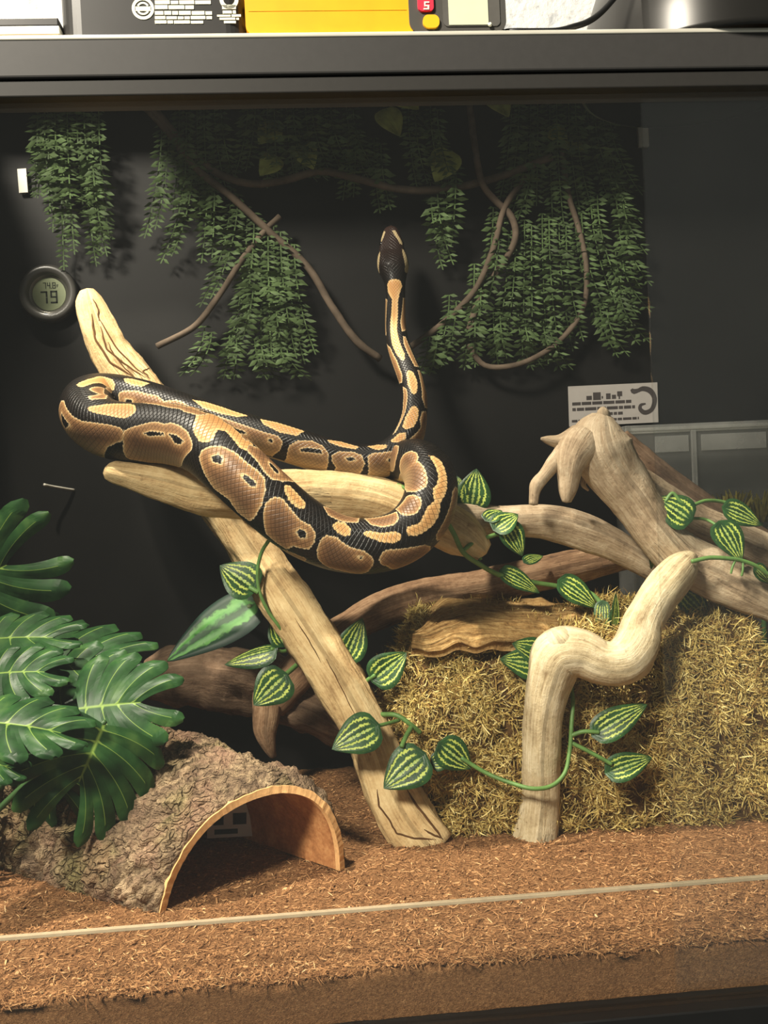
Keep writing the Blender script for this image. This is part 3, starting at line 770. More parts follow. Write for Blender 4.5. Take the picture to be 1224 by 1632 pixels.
# scale wise jitter of the mark outline
jit = g.math('MULTIPLY', g.math('SUBTRACT', lat, 0.3), 0.0016)
sdj = g.math('SUBTRACT', asd, jit)
n = g.noise(g.coord('Object'), 160, 3)
flank = g.ramp(g.math('MULTIPLY', sdj, 105.0), [(0.0, srgb(228, 204, 162)), (0.07, srgb(204, 168, 118)), (0.15, srgb(158, 120, 80)), (0.5, srgb(124, 90, 61)), (1.0, srgb(104, 76, 53))])
gold = g.ramp(g.math('MULTIPLY', sdj, 90.0), [(0.0, srgb(220, 182, 126)), (0.25, srgb(194, 146, 92)), (1.0, srgb(180, 130, 80))])
cream = g.ramp(sdj, [(0.0, srgb(190, 170, 130)), (1.0, srgb(210, 190, 150))])
c = g.mix(g.math('GREATER_THAN', akd, 0.25), flank, cream)
c = g.mix(g.math('GREATER_THAN', akd, 0.75), c, gold)
# flank marks pale towards the belly
bel = g.math('MULTIPLY', g.math('SUBTRACT', g.math('ABSOLUTE', ath), 1.15), 0.9, clamp=True)
c = g.mix(g.math('MULTIPLY', bel, 0.55), c, srgb(206, 180, 132))
dk = g.ramp(n, [(0.35, srgb(12, 10, 9)), (0.7, srgb(24, 19, 16))])
headm = g.math('SUBTRACT', 1.0, g.math('MULTIPLY', as_, 16.0), clamp=True)
dk = g.mix(g.math('MULTIPLY', headm, 1.0, clamp=True), dk, srgb(52, 36, 31))
ins = g.math('ADD', g.math('MULTIPLY', sdj, 1600.0), 0.5, clamp=True)
col = g.mix(ins, dk, c)
col = g.mix(g.math('MULTIPLY', seam, g.math('ADD', 0.22, g.math('MULTIPLY', ins, 0.26))), col, srgb(30, 22, 16))
und = g.math('MULTIPLY', g.math('SUBTRACT', g.math('ABSOLUTE', ath), 2.35), 5.0, clamp=True)
col = g.mix(und, col, srgb(196, 178, 146))
g.set(b.inputs['Base Color'], col)
b.inputs['Roughness'].default_value = 0.40
b.inputs['Specular IOR Level'].default_value = 0.28
g.set(b.inputs['Normal'], g.bump(g.math('SUBTRACT', 1.0, seam), 0.45, 0.0006))
M_skin = m

py = empty('ball_python', SC[300], 'black and brown patterned ball python draped over the perch with its head raised', 'snake')
Vv = SV.reshape(-1, 3)
F = grid_faces(SN_R, SN_C)
Vv = np.vstack([Vv, SC[0] - ST[0] * Sr[0] * 0.5, SC[-1] + ST[-1] * Sr[-1]])
a_, b_ = len(Vv) - 2, len(Vv) - 1
for j in range(SN_C):
    F.append((a_, (j + 1) % SN_C, j)); F.append((b_, (SN_R - 1) * SN_C + j, (SN_R - 1) * SN_C + (j + 1) % SN_C))
ext = lambda a, p, q: np.append(a.ravel(), [p, q])
body = mesh_obj('body', Vv, F, M_skin, py, True, None, {'sd': ext(sd, -.02, -.02), 'kindv': ext(kindv, 0, 0), 'theta': ext(STH, 0, 0), 'along': ext(SX, 0, St[-1]), 'rad': ext(RR, 0, 0)})
# the angle jumps at the belly seam; keep the attribute continuous there by using its absolute value in shading

def uv_sphere(c, r, mat, name, parent, n=14, sc=(1, 1, 1)):
    V, F = [], []
    for i in range(n + 1):
        a = PI * i / n
        for j in range(n * 2):
            t_ = 2 * PI * j / (n * 2)
            V.append((c[0] + r * sc[0] * math.sin(a) * math.cos(t_), c[1] + r * sc[1] * math.sin(a) * math.sin(t_), c[2] + r * sc[2] * math.cos(a)))
    F = grid_faces(n + 1, n * 2)
    return mesh_obj(name, V, F, mat, parent, True)

M_eye = plain('snake_eye', srgb(10, 9, 8), 0.08, 0.8)
for px_, sg in ((607.5, 1), (640.5, -1)):
    p = at(px_, 388.5, 0.398)
    uv_sphere(p, 0.0024, M_eye, 'eye', py, 10)

# ================================================================ half log hide
m, nt, b = new_mat('log_bark')
g = NG(nt); co = g.coord('Object')
n1 = g.noise(co, 30, 5, 0.65, 0.8); n2 = g.noise(co, 160, 4, 0.7); n3 = g.noise(co, 16, 3, 0.5); cav = g.attr('relief')
vo = g.n('ShaderNodeTexVoronoi', feature='DISTANCE_TO_EDGE')
wob = g.n('ShaderNodeVectorMath', operation='ADD')
nv = g.n('ShaderNodeTexNoise'); nv.inputs['Scale'].default_value = 40; nt.links.new(co, nv.inputs['Vector'])
sc_ = g.vscale(nv.outputs['Color'], (0.035, 0.035, 0.035))
nt.links.new(co, wob.inputs[0]); nt.links.new(sc_, wob.inputs[1])
nt.links.new(g.vscale(wob.outputs[0], (75, 120, 130)), vo.inputs['Vector']); vo.inputs['Scale'].default_value = 1.0
crk = g.math('SUBTRACT', 1.0, g.math('MULTIPLY', vo.outputs['Distance'], 9.0), clamp=True)
crk = g.math('MULTIPLY', crk, g.ramp(n3, [(0.40, (0.25, 0.25, 0.25)), (0.6, (1, 1, 1))]))
c = g.ramp(g.math('ADD', g.math('MULTIPLY', n1, 0.5), g.math('MULTIPLY', n2, 0.5)), [(0.32, srgb(70, 58, 48)), (0.46, srgb(122, 102, 82)), (0.56, srgb(158, 136, 108)), (0.68, srgb(196, 172, 138))])
c = g.mix(g.math('MULTIPLY', g.ramp(n3, [(0.48, (0, 0, 0)), (0.62, (1, 1, 1))]), 0.5), c, srgb(142, 136, 84))
c = g.mix(g.math('MULTIPLY', g.ramp(g.noise(co, 21, 3), [(0.5, (0, 0, 0)), (0.64, (1, 1, 1))]), 0.4), c, srgb(168, 128, 108))
g.set(b.inputs['Base Color'], c); b.inputs['Roughness'].default_value = 0.9; b.inputs['Specular IOR Level'].default_value = 0.1
g.set(b.inputs['Normal'], g.bump(g.math('SUBTRACT', g.math('ADD', n1, n2), g.math('MULTIPLY', crk, 0.6)), 1.0, 0.006))
M_bark = m
m, nt, b = new_mat('log_inner')
g = NG(nt); co = g.coord('Object'); n1 = g.noise(co, 60, 4, 0.6); n2 = g.noise(co, 300, 3, 0.6)
g.set(b.inputs['Base Color'], g.ramp(g.math('ADD', g.math('MULTIPLY', n1, .6), g.math('MULTIPLY', n2, .4)), [(0.35, srgb(150, 96, 52)), (0.5, srgb(186, 126, 76)), (0.66, srgb(214, 158, 102))]))
b.inputs['Roughness'].default_value = 0.8; g.set(b.inputs['Normal'], g.bump(n2, 0.4, 0.001))
M_inner = m

hide = empty('half_log_hide', on_ground(400, 1420), 'half log hide with rough bark outside and an orange-tan arched mouth', 'hide')
rimpx = [(262, 1452, 0.0), (272, 1415, .05), (288, 1378, .10), (310, 1343, .18), (338, 1312, .28), (372, 1288, .42), (410, 1271, .55), (450, 1263, .68), (488, 1270, .80), (514, 1290, .88), (530, 1318, .94), (538, 1350, .98), (541, 1388, 1.0)]
Lg, Rg = on_ground(262, 1452), on_ground(541, 1388)
rim = []
for (px, py_, k) in rimpx:
    p = at(px, py_, Lg.y + (Rg.y - Lg.y) * k)
    rim.append((p.x, p.y, p.z, 0))
rim[0] = (*Lg, 0); rim[-1] = (*Rg, 0)
NP, NL = 150, 230
rimc, _ = even(rim, NP)
rimc = rimc[:, :3]
Mid = (np.array(Lg) + np.array(Rg)) / 2
Ax = np.array((-0.74, 0.67, 0.0)); Ax /= np.linalg.norm(Ax)
LEN = 0.225
def hide_pt(i, l, off):
    p = rimc[i]
    rad = p - Mid
    k = 1 + 0.28 * l / LEN
    up = np.array((0, 0, 1.0))
    n_ = rad - Ax * rad.dot(Ax); n_ = n_ / (np.linalg.norm(n_) + 1e-9)
    base_ = Mid + Ax * l + rad * k + n_ * off
    return base_
V, F = [], []
for a in range(40):
    l = LEN * a / 39
    for i in range(NP): V.append(hide_pt(i, l, 0.0))
F = [q[::-1] for q in grid_faces(40, NP, wrap=False)]
r0 = len(V)
for i in range(NP):
    w = 0.0052 + 0.0009 * noise.noise(Vector((i * .25, 3, 1)))
    V.append(hide_pt(i, -0.0008 * noise.noise(Vector((i * .4, 1, 1))), w))
Vi = np.array(V)
mesh_obj('inner_wall', Vi[:r0], F, M_inner, hide, True)
M_rimcut = plain('pale_cut_wood', srgb(232, 182, 124), 0.75, 0.2, var=0.14, scale=220, bump=0.4)
V, F = [], []
for i in range(NP):
    w = 0.0058 + 0.0012 * noise.noise(Vector((i * .18, 3, 1)))
    f_ = -0.0012 - 0.0006 * noise.noise(Vector((i * .4, 1, 1)))
    V += [hide_pt(i, 0.004, -0.0004), hide_pt(i, f_, -0.0002), hide_pt(i, f_, w), hide_pt(i, 0.004, w)]
for i in range(NP - 1):
    for a in range(3): F.append((4 * i + a, 4 * i + 4 + a, 4 * i + 5 + a, 4 * i + 1 + a))
mesh_obj('cut_edge', np.array(V), F, M_rimcut, hide, False)
V, rel = [], []
for a in range(NL):
    l = LEN * a / (NL - 1)
    for i in range(NP):
        q = Vector((l * 30, i * 0.117, 0.0))
        w1 = noise.fractal(Vector((l * 34 + 0.9 * noise.noise(Vector((l * 50, i * .09, 4))), i * 0.044, 2.0)), 0.9, 2.0, 4)
        rid = 1 - min(1.0, abs(noise.noise(Vector((l * 42 + i * 0.073, i * 0.040 - l * 10, 7.3)))) * 3.2)
        rid2 = 1 - min(1.0, abs(noise.noise(Vector((l * 80 - i * 0.044, i * 0.11, 1.3)))) * 3.5)
        h = 0.5 + 0.5 * w1 - 0.55 * rid ** 2 - 0.25 * rid2 ** 2
        h += 0.30 * noise.noise(Vector((l * 190, i * 0.28, 3.3))) + 0.18 * noise.noise(Vector((l * 420, i * 0.6, 8.3)))
        h = max(0.0, min(1.25, h + 0.25))
        edge = min(1.0, a / 10.0)
        edge_ = min(1.0, min(i, NP - 1 - i) / 4.0)
        o_ = 0.0056 + edge * 0.0030 + (0.0030 + 0.0075 * edge) * h * (0.35 + 0.65 * edge_)
        if a == 0: o_ = 0.0054 + 0.002 * h
        V.append(hide_pt(i, l, o_)); rel.append(h)
r0 = len(V)
for i in range(NP):
    V.append(hide_pt(i, 0.0, 0.0048)); rel.append(0.5)
F = grid_faces(NL, NP, wrap=False)
for i in range(NP - 1): F.append((r0 + i, r0 + i + 1, i + 1, i))
# rear end ring
r1 = len(V)
for i in range(NP):
    V.append(hide_pt(i, LEN, 0.0)); rel.append(0.4)
for i in range(NP - 1): F.append(((NL - 1) * NP + i, (NL - 1) * NP + i + 1, r1 + i + 1, r1 + i))
mesh_obj('bark', np.array(V), F, M_bark, hide, True, None, {'relief': rel})

# reflected picture card, modelled as a sheet behind the hide's mouth
M_card = plain('grey_card', srgb(205, 205, 200), 0.6, 0.3, var=0.05)
M_pic = plain('dark_picture', srgb(40, 36, 38), 0.5, 0.3, var=0.3, scale=400)
def quad_on(name, O, X, Z, x0, x1, z0, z1, lift, mat, parent, thick=0.0004):
    """flat box on a plane O + X*x + Z*z, thickness along the plane normal"""
    n_ = X.cross(Z).normalized()
    v = []
    for s_ in (lift, lift + thick):
        for (a, c_) in ((x0, z0), (x1, z0), (x1, z1), (x0, z1)):
            v.append(O + X * a + Z * c_ + n_ * s_)
    f = [(3, 2, 1, 0), (4, 5, 6, 7), (0, 1, 5, 4), (1, 2, 6, 5), (2, 3, 7, 6), (3, 0, 4, 7)]
    return mesh_obj(name, v, f, mat, parent, False)

O = at(330, 1336, 0.262); X = (at(428, 1331, 0.262) - O); W_ = X.length; X.normalize(); Zv = (at(428, 1275, 0.262) - at(428, 1331, 0.262)); H_ = Zv.length; Zv.normalize()
card = empty('picture_card', O, 'small grey picture card seen through the mouth of the half log', 'card')
quad_on('sheet', O, X, Zv, 0, W_, 0, H_, 0, M_card, card)
for (a, c_) in ((0.10, 0.27), (0.42, 0.64), (0.72, 0.92)):
    quad_on('picture', O, X, Zv, W_ * a, W_ * c_, H_ * .36, H_ * .68, 0.0004, M_pic, card)
quad_on('picture', O, X, Zv, W_ * .12, W_ * .5, H_ * .10, H_ * .24, 0.0004, M_pic, card)
quad_on('picture', O, X, Zv, W_ * .84, W_ * .93, H_ * .10, H_ * .20, 0.0004, M_pic, card)

# ================================================================ mossy log
m, nt, b = new_mat('moss_strand')
g = NG(nt)
c = g.ramp(g.attr('rnd'), [(0.0, srgb(74, 50, 28)), (0.25, srgb(138, 106, 58)), (0.5, srgb(176, 150, 84)), (0.75, srgb(206, 184, 112)), (1.0, srgb(232, 216, 156))])
g.set(b.inputs['Base Color'], c); b.inputs['Roughness'].default_value = 0.8; b.inputs['Specular IOR Level'].default_value = 0.2
M_moss = m
M_core = plain('log_wood_under_moss', srgb(86, 64, 38), 0.9, 0.1, var=0.5, scale=180, bump=0.6)
mlog = empty('mossy_log', at(930, 1320, 0.33), 'large log hide covered in shaggy yellow-green dried moss', 'log')
mx0, mx1 = at(622, 1150, .31).x, at(1216, 1150, .28).x
NU, NA = 90, 56
V = []
for i in range(NU):
    u = i / (NU - 1)
    x = mx0 + (mx1 - mx0) * u
    e = min(1.0, (u / 0.09)) ** 0.5 if u < 0.09 else (min(1.0, (1 - u) / 0.055) ** 0.5 if u > 0.945 else 1.0)
    e = 0.55 + 0.45 * e
    cy = 0.352 - 0.030 * u
    for j in range(NA):
        a = PI * j / (NA - 1)
        ca, sa = math.cos(a), math.sin(a)
        sy = -math.copysign(abs(ca) ** 0.62, ca) * 0.105 * e
        if sy > 0: sy *= 0.42
        top = 0.182 + 0.004 * u
        zz = abs(sa) ** 0.62 * top * e + 0.001
        k = 1 + 0.05 * noise.noise(Vector((x * 18, math.cos(a) * 2.5, math.sin(a) * 2.5))) + 0.035 * noise.noise(Vector((x * 55, math.cos(a) * 6, math.sin(a) * 6 + 5)))
        V.append((x + 0.004 * noise.noise(Vector((a * 3, u * 9, 1))), cy + sy * k, zz * k))
F = grid_faces(NU, NA, wrap=False)
for row in (0, NU - 1):
    V.append((V[row * NA][0], 0.335, 0.05)); cidx = len(V) - 1
    for j in range(NA - 1):
        q = (row * NA + j, row * NA + j + 1, cidx)
        F.append(q if row == 0 else q[::-1])
Vm = np.array(V)
mesh_obj('log_core', Vm, F, M_core, mlog, True)
tris = []
for q in F:
    if len(q) == 4: tris += [(q[0], q[1], q[2]), (q[0], q[2], q[3])]
    else: tris.append(q)
tris = np.array(tris)
A_, B_, C_ = Vm[tris[:, 0]], Vm[tris[:, 1]], Vm[tris[:, 2]]
nr = np.cross(B_ - A_, C_ - A_); ar = np.linalg.norm(nr, axis=1) * 0.5
cen = (A_ + B_ + C_) / 3
outw = cen - np.stack([cen[:, 0], np.full(len(cen), 0.335), np.full(len(cen), 0.04)], 1)
nr = nr / (np.linalg.norm(nr, axis=1)[:, None] + 1e-12)
nr *= np.sign((nr * outw).sum(1))[:, None]
wgt = ar * np.where(nr[:, 1] > 0.35, 0.15, 1.0)
NS = 78000
pick = rng.choice(len(tris), NS, p=wgt / wgt.sum())
r1_, r2_ = np.sqrt(rng.random(NS)), rng.random(NS)
P_ = A_[pick] * (1 - r1_)[:, None] + B_[pick] * (r1_ * (1 - r2_))[:, None] + C_[pick] * (r1_ * r2_)[:, None]
Nn = nr[pick]
dr = rng.normal(size=(NS, 3)); dr = dr - Nn * (dr * Nn).sum(1)[:, None] * 0.75 + Nn * 0.18
clump = np.array([0.65 * noise.noise(Vector((p[0] * 42, p[1] * 42, p[2] * 42))) + 0.5 * noise.noise(Vector((p[0] * 105, p[1] * 105, p[2] * 105 + 4))) for p in P_])
keep = clump > rng.uniform(-0.6, -0.14, NS)
P_, Nn, dr, clump = P_[keep], Nn[keep], dr[keep], clump[keep]
NS = len(P_)
lift = rng.uniform(-0.002, 0.003, NS) + 0.016 * np.clip(clump, -0.25, 0.5)
Vr, Fr, kk = ribbons(NS, P_ + Nn * lift[:, None], dr, Nn + rng.normal(0, .4, (NS, 3)), rng.uniform(0.006, 0.017, NS), rng.uniform(0.0005, 0.0012, NS), rng.normal(0, 0.62, NS), 5, rng)
Vr[:, 2] = np.maximum(Vr[:, 2], 0.0005)
tone = rng.beta(2.4, 1.8, NS)
o = big_mesh('moss', Vr, Fr, M_moss, mlog, {'rnd': np.repeat(tone, kk)})
tag(o, 'shaggy yellow-green dried moss', kind='stuff')

# bark slab lying on top of it
m, nt, b = new_mat('tan_bark')
g = NG(nt); co = g.coord('Object'); uv = g.coord('UV')
n1 = g.noise(g.vscale(uv, (6, 26, 1)), 1.0, 5, 0.65, 0.8); n2 = g.noise(co, 220, 3, 0.6)
g.set(b.inputs['Base Color'], g.ramp(g.math('ADD', g.math('MULTIPLY', n1, .65), g.math('MULTIPLY', n2, .35)), [(0.32, srgb(96, 68, 38)), (0.46, srgb(150, 116, 70)), (0.60, srgb(186, 154, 102)), (0.72, srgb(206, 178, 128))]))
b.inputs['Roughness'].default_value = 0.88; b.inputs['Specular IOR Level'].default_value = 0.15
g.set(b.inputs['Normal'], g.bump(g.math('ADD', n1, g.math('MULTIPLY', n2, .5)), 0.9, 0.004))
M_tanbark = m
slab = empty('bark_slab', at(820, 985, 0.30), 'flat tan slab of bark lying on top of the mossy log', 'bark')
topl = [(662, 1022, .255), (690, 962, .335), (716, 954, .345), (790, 956, .345), (860, 958, .345), (905, 962, .34), (950, 972, .335), (990, 985, .325), (1020, 1005, .31)]
botl = [(655, 1032, .252), (690, 1036, .250), (730, 1028, .248), (790, 1026, .248), (850, 1030, .248), (900, 1040, .248), (945, 1042, .25), (985, 1040, .252), (1018, 1030, .26)]
NT, NB = 80, 26
tp = even([(*at(*q), 0) for q in topl], NT)[0][:, :3]; bp = even([(*at(*q), 0) for q in botl], NT)[0][:, :3]
V, UV = [], []
for side in (0, 1):
    for i in range(NT):
        for j in range(NB):
            k = j / (NB - 1)
            p = tp[i] * (1 - k) + bp[i] * k
            bow = math.sin(PI * k) * 0.012
            h = 0.0035 * noise.fractal(Vector((p[0] * 25, k * 5, 1)), 1.0, 2.0, 4) + 0.0022 * noise.noise(Vector((p[0] * 40, k * 16, 3)))
            rag = 0.006 * noise.noise(Vector((p[0] * 60, side * 0, 9))) * (abs(k - .5) * 2) ** 3
            up_ = np.array((0, -0.45, 0.9))
            q = p + up_ * (bow + (h if side == 0 else -0.008)) + np.array((0, 0, rag))
            V.append(q); UV.append((i / NT, k))
F = grid_faces(NT, NB, wrap=False)
n0 = NT * NB
F += [tuple(n0 + a for a in q[::-1]) for q in grid_faces(NT, NB, wrap=False)]
for i in range(NT - 1):
    for j in (0, NB - 1):
        a, c_ = i * NB + j, (i + 1) * NB + j
        F.append((a, c_, n0 + c_, n0 + a))
for j in range(NB - 1):
    for i in (0, NT - 1):
        a, c_ = i * NB + j, i * NB + j + 1
        F.append((a, c_, n0 + c_, n0 + a))
mesh_obj('slab', np.array(V), F, M_tanbark, slab, True, UV)

# ================================================================ artificial striped vine
m, nt, b = new_mat('striped_leaf')
g = NG(nt)
uv = g.coord('UV')
sx = g.n('ShaderNodeSeparateXYZ'); g.set(sx.inputs[0], uv)
U_, V_ = sx.outputs[0], sx.outputs[1]
nz = g.noise(g.vscale(uv, (26, 4, 1)), 1.0, 3, 0.6)
st = g.math('ABSOLUTE', g.math('SUBTRACT', g.math('FRACT', g.math('ADD', g.math('MULTIPLY', V_, 3.1), g.math('MULTIPLY', g.math('SUBTRACT', nz, 0.5), 1.1))), 0.5))
rim_ = g.math('MULTIPLY', g.math('SUBTRACT', 0.90, V_), 12.0, clamp=True)
tipm = g.math('MULTIPLY', g.math('SUBTRACT', 0.93, U_), 9.0, clamp=True)
basm = g.math('MULTIPLY', g.math('SUBTRACT', U_, 0.06), 14.0, clamp=True)
msk = g.math('MULTIPLY', g.math('MULTIPLY', rim_, tipm), basm)
ylw = g.math('MULTIPLY', g.math('MULTIPLY', g.math('SUBTRACT', st, 0.27), 9.0, clamp=True), msk)
base_c = g.ramp(g.noise(g.coord('Object'), 90, 3), [(0.3, srgb(24, 52, 26)), (0.7, srgb(48, 86, 44))])
col = g.mix(ylw, base_c, srgb(186, 200, 96))
mid = g.math('MULTIPLY', g.math('SUBTRACT', 0.035, V_), 60.0, clamp=True)
col = g.mix(mid, col, srgb(150, 176, 110))
g.set(b.inputs['Base Color'], col)
b.inputs['Roughness'].default_value = 0.4; b.inputs['Specular IOR Level'].default_value = 0.35
g.set(b.inputs['Normal'], g.bump(st, 0.3, 0.001))
M_leaf = m
M_stem = plain('green_vine_stem', srgb(92, 128, 66), 0.5, 0.4, var=0.25, scale=90)

def heart_leaf(parent, base, tip, wr=0.82, face=(0, -1, 0.35), fold=0.25, curl=0.15, name='leaf', mat=None):
    """base, tip: (px, py, Y); wr width / length"""
    B0 = at(*base); T0 = at(*tip)
    X = T0 - B0; L = X.length; X.normalize()
    n_ = Vector(face); n_ = (n_ - X * n_.dot(X)).normalized()
    Yv = n_.cross(X).normalized()
    NU_, NV_ = 16, 12
    V, UV = [], []
    for i in range(NU_ + 1):
        u = i / NU_
        # heart shaped half width
        w = (math.sin(PI * min(1, u ** 0.62)) ** 0.75) * (1 - 0.25 * u) * wr * L * 0.56 if 0 < u < 1 else 0.0
        for j in range(NV_ + 1):
            v = j / NV_ * 2 - 1
            back = -0.12 * L * (abs(v) ** 1.5) * max(0.0, 1 - u * 2.2)
            z = fold * abs(v) * w - curl * L * (u - 0.35) ** 2 - 0.10 * w * abs(v) ** 3
            z += 0.012 * L * math.sin(abs(v) * 10) * math.sin(PI * u)
            p = B0 + X * (u * L + back) + Yv * (v * w) + n_ * z
            V.append(p); UV.append((u, abs(v)))
    F = grid_faces(NU_ + 1, NV_ + 1, wrap=False)
    # a little thickness
    n0 = len(V)
    V2 = [p - n_ * 0.0005 for p in V]
    F2 = [tuple(n0 + a for a in q[::-1]) for q in F]
    return mesh_obj(name, V + V2, F + F2, mat or M_leaf, parent, True, UV + UV)

def stem(parent, pts, w=9, name='stem', mat=None, n=None, m_=8):
    return tube(name, pxpath([(a, b_, c_, w) for a, b_, c_ in pts]), mat or M_stem, parent, n or max(14, 8 * len(pts)), m_)

v1 = empty('artificial_vine', at(425, 880, .29), 'striped green artificial vine trailing down the leaning driftwood post', 'vine')
stem(v1, [(428, 862, .278), (418, 878, .280), (411, 905, .282), (413, 940, .283), (428, 975, .283), (446, 1000, .285), (462, 1030, .30), (480, 1060, .31)], 6)
stem(v1, [(412, 944, .283), (405, 940, .284), (398, 936, .286)], 8)
stem(v1, [(466, 1032, .30), (452, 1038, .292), (432, 1034, .285)], 6)
stem(v1, [(478, 1055, .30), (466, 1066, .29), (452, 1078, .28)], 8)
heart_leaf(v1, (404, 936, .288), (350, 900, .295), 0.95, (-.1, -1, .5))
heart_leaf(v1, (433, 1034, .285), (356, 1056, .29), 0.55, (0, -.7, .9), fold=-.35)
heart_leaf(v1, (452, 1078, .278), (404, 1124, .27), 0.98, (0, -1, .25), fold=.12)
heart_leaf(v1, (452, 1026, .32), (432, 985, .33), 0.8, (.3, -1, .2))

v2 = empty('artificial_vine', at(640, 1150, .25), 'striped green artificial vine tuft between the post foot and the mossy log', 'vine')
stem(v2, [(560, 1070, .275), (575, 1095, .272), (590, 1120, .262), (603, 1137, .252), (632, 1140, .240), (655, 1155, .236), (670, 1168, .238)], 8)
stem(v2, [(560, 1072, .275), (556, 1055, .276), (552, 1045, .277)], 7)
stem(v2, [(578, 1100, .270), (585, 1085, .266), (598, 1076, .262)], 7)
stem(v2, [(636, 1148, .240), (610, 1155, .228), (585, 1160, .222)], 6)
stem(v2, [(656, 1158, .236), (648, 1172, .228), (640, 1190, .218)], 8)
heart_leaf(v2, (553, 1048, .275), (578, 985, .28), 0.72, (0.1, -1, .3))
heart_leaf(v2, (598, 1082, .262), (648, 1040, .262), 0.85, (.1, -1, .3))
heart_leaf(v2, (597, 1158, .220), (529, 1193, .212), 0.85, (-.1, -1, .5), fold=.1)
heart_leaf(v2, (672, 1206, .215), (611, 1256, .208), 0.9, (.1, -.9, .6), fold=.1)
heart_leaf(v2, (690, 1216, .222), (722, 1208, .222), 0.9, (.1, -1, .5))
heart_leaf(v2, (704, 1188, .222), (752, 1226, .222), 0.85, (.3, -1, -.1), fold=.3)
stem(v2, [(735, 1208, .222), (775, 1232, .216), (815, 1248, .205), (850, 1257, .197), (880, 1252, .199), (900, 1232, .204), (908, 1195, .210), (911, 1155, .214), (913, 1120, .222), (910, 1090, .24)], 7)
v3 = v2
stem(v3, [(911, 1172, .212), (930, 1166, .208), (955, 1167, .205)], 7)
stem(v3, [(911, 1184, .212), (935, 1196, .208), (975, 1218, .205)], 7)
heart_leaf(v3, (952, 1168, .205), (1032, 1121, .205), 0.52, (.1, -.9, .6), fold=.2)
heart_leaf(v3, (972, 1230, .205), (1040, 1206, .205), 0.6, (.1, -.9, .5), fold=.3)

v4 = empty('artificial_vine', at(745, 890, .28), 'striped green artificial vine hanging from the perch beside the snake', 'vine')
stem(v4, [(628, 772, .268), (655, 782, .250), (700, 815, .240), (722, 848, .240), (738, 880, .245), (762, 898, .255), (800, 918, .275), (850, 928, .290), (900, 936, .295), (940, 945, .292), (962, 970, .285), (964, 1010, .27)], 8)
stem(v4, [(738, 878, .245), (752, 866, .25), (772, 858, .256), (796, 850, .26)], 7)
stem(v4, [(752, 862, .258), (762, 880, .258), (766, 892, .256)], 6)
heart_leaf(v4, (752, 806, .272), (760, 746, .278), 0.9, (.0, -1, .3), fold=.1)
heart_leaf(v4, (736, 790, .275), (728, 758, .28), 0.7, (-.3, -1, .3))
heart_leaf(v4, (790, 842, .255), (826, 818, .26), 0.9, (.1, -.8, .7))
heart_leaf(v4, (776, 828, .262), (800, 812, .27), 1.0, (.0, -.6, .9))
heart_leaf(v4, (808, 838, .258), (834, 886, .258), 0.75, (.2, -1, .0))
heart_leaf(v4, (838, 895, .33), (866, 884, .34), 0.6, (.2, -.6, .9))
heart_leaf(v4, (803, 912, .275), (862, 944, .275), 0.5, (.2, -1, .5))
heart_leaf(v4, (896, 928, .285), (954, 968, .282), 0.62, (.2, -1, .4))
heart_leaf(v4, (960, 962, .280), (960, 1018, .268), 0.45, (-.5, -1, .1))
heart_leaf(v4, (978, 1000, .27), (984, 945, .28), 0.35, (.5, -1, .1))

v5 = empty('artificial_vine', at(1150, 890, .25), 'striped green artificial vine wound over the clawed root', 'vine')
stem(v5, [(1060, 800, .262), (1072, 786, .262), (1085, 800, .26), (1098, 806, .262), (1125, 798, .27), (1152, 800, .275), (1170, 806, .272)], 6)
stem(v5, [(1100, 826, .262), (1125, 828, .268), (1140, 836, .262), (1152, 850, .25)], 5)
stem(v5, [(1102, 895, .225), (1130, 889, .224), (1160, 890, .222), (1180, 893, .222), (1205, 902, .222), (1224, 915, .222), (1250, 925, .222)], 7)
stem(v5, [(1172, 893, .222), (1167, 905, .220), (1165, 914, .22)], 4)
stem(v5, [(1184, 896, .222), (1184, 908, .220), (1182, 918, .22)], 4)
heart_leaf(v5, (1098, 826, .255), (1046, 792, .262), 0.95, (.0, -1, .3), fold=.15)
heart_leaf(v5, (1158, 810, .268), (1216, 836, .268), 0.66, (.1, -1, .5))
heart_leaf(v5, (1150, 836, .245), (1184, 894, .232), 0.85, (.2, -1, .3), fold=.12)
heart_leaf(v5, (1205, 905, .235), (1230, 930, .238), 0.7, (.1, -1, .4))
heart_leaf(v5, (1090, 945, .29), (1130, 985, .285), 0.85, (.0, -1, .3))
heart_leaf(v5, (1042, 862, .285), (1040, 908, .288), 0.5, (.5, -1, .1))

v6 = empty('artificial_vine', at(840, 1040, .23), 'striped vine leaves tucked behind the knuckled driftwood elbow', 'vine')
stem(v6, [(870, 1070, .238), (872, 1050, .24), (880, 1030, .245)], 6)
heart_leaf(v6, (866, 1060, .236), (798, 1050, .232), 0.75, (-.1, -1, .3), fold=.1)
heart_leaf(v6, (868, 1044, .240), (818, 1024, .236), 0.85, (-.1, -.8, .6), fold=.1)

# ================================================================ split leaf plant at the left
m, nt, b = new_mat('split_leaf')
g = NG(nt)
ve = g.attr('vein')
nz = g.noise(g.coord('Object'), 45, 3)
c = g.ramp(nz, [(0.3, srgb(24, 48, 25)), (0.55, srgb(40, 74, 37)), (0.75, srgb(68, 98, 50))])
c = g.mix(g.math('MULTIPLY', g.math('MULTIPLY', g.math('SUBTRACT', ve, 0.72), 4.0, clamp=True), 0.6), c, srgb(150, 178, 84))
g.set(b.inputs['Base Color'], c); b.inputs['Roughness'].default_value = 0.38; b.inputs['Specular IOR Level'].default_value = 0.16
g.set(b.inputs['Normal'], g.bump(ve, 0.25, 0.001))
M_split = m

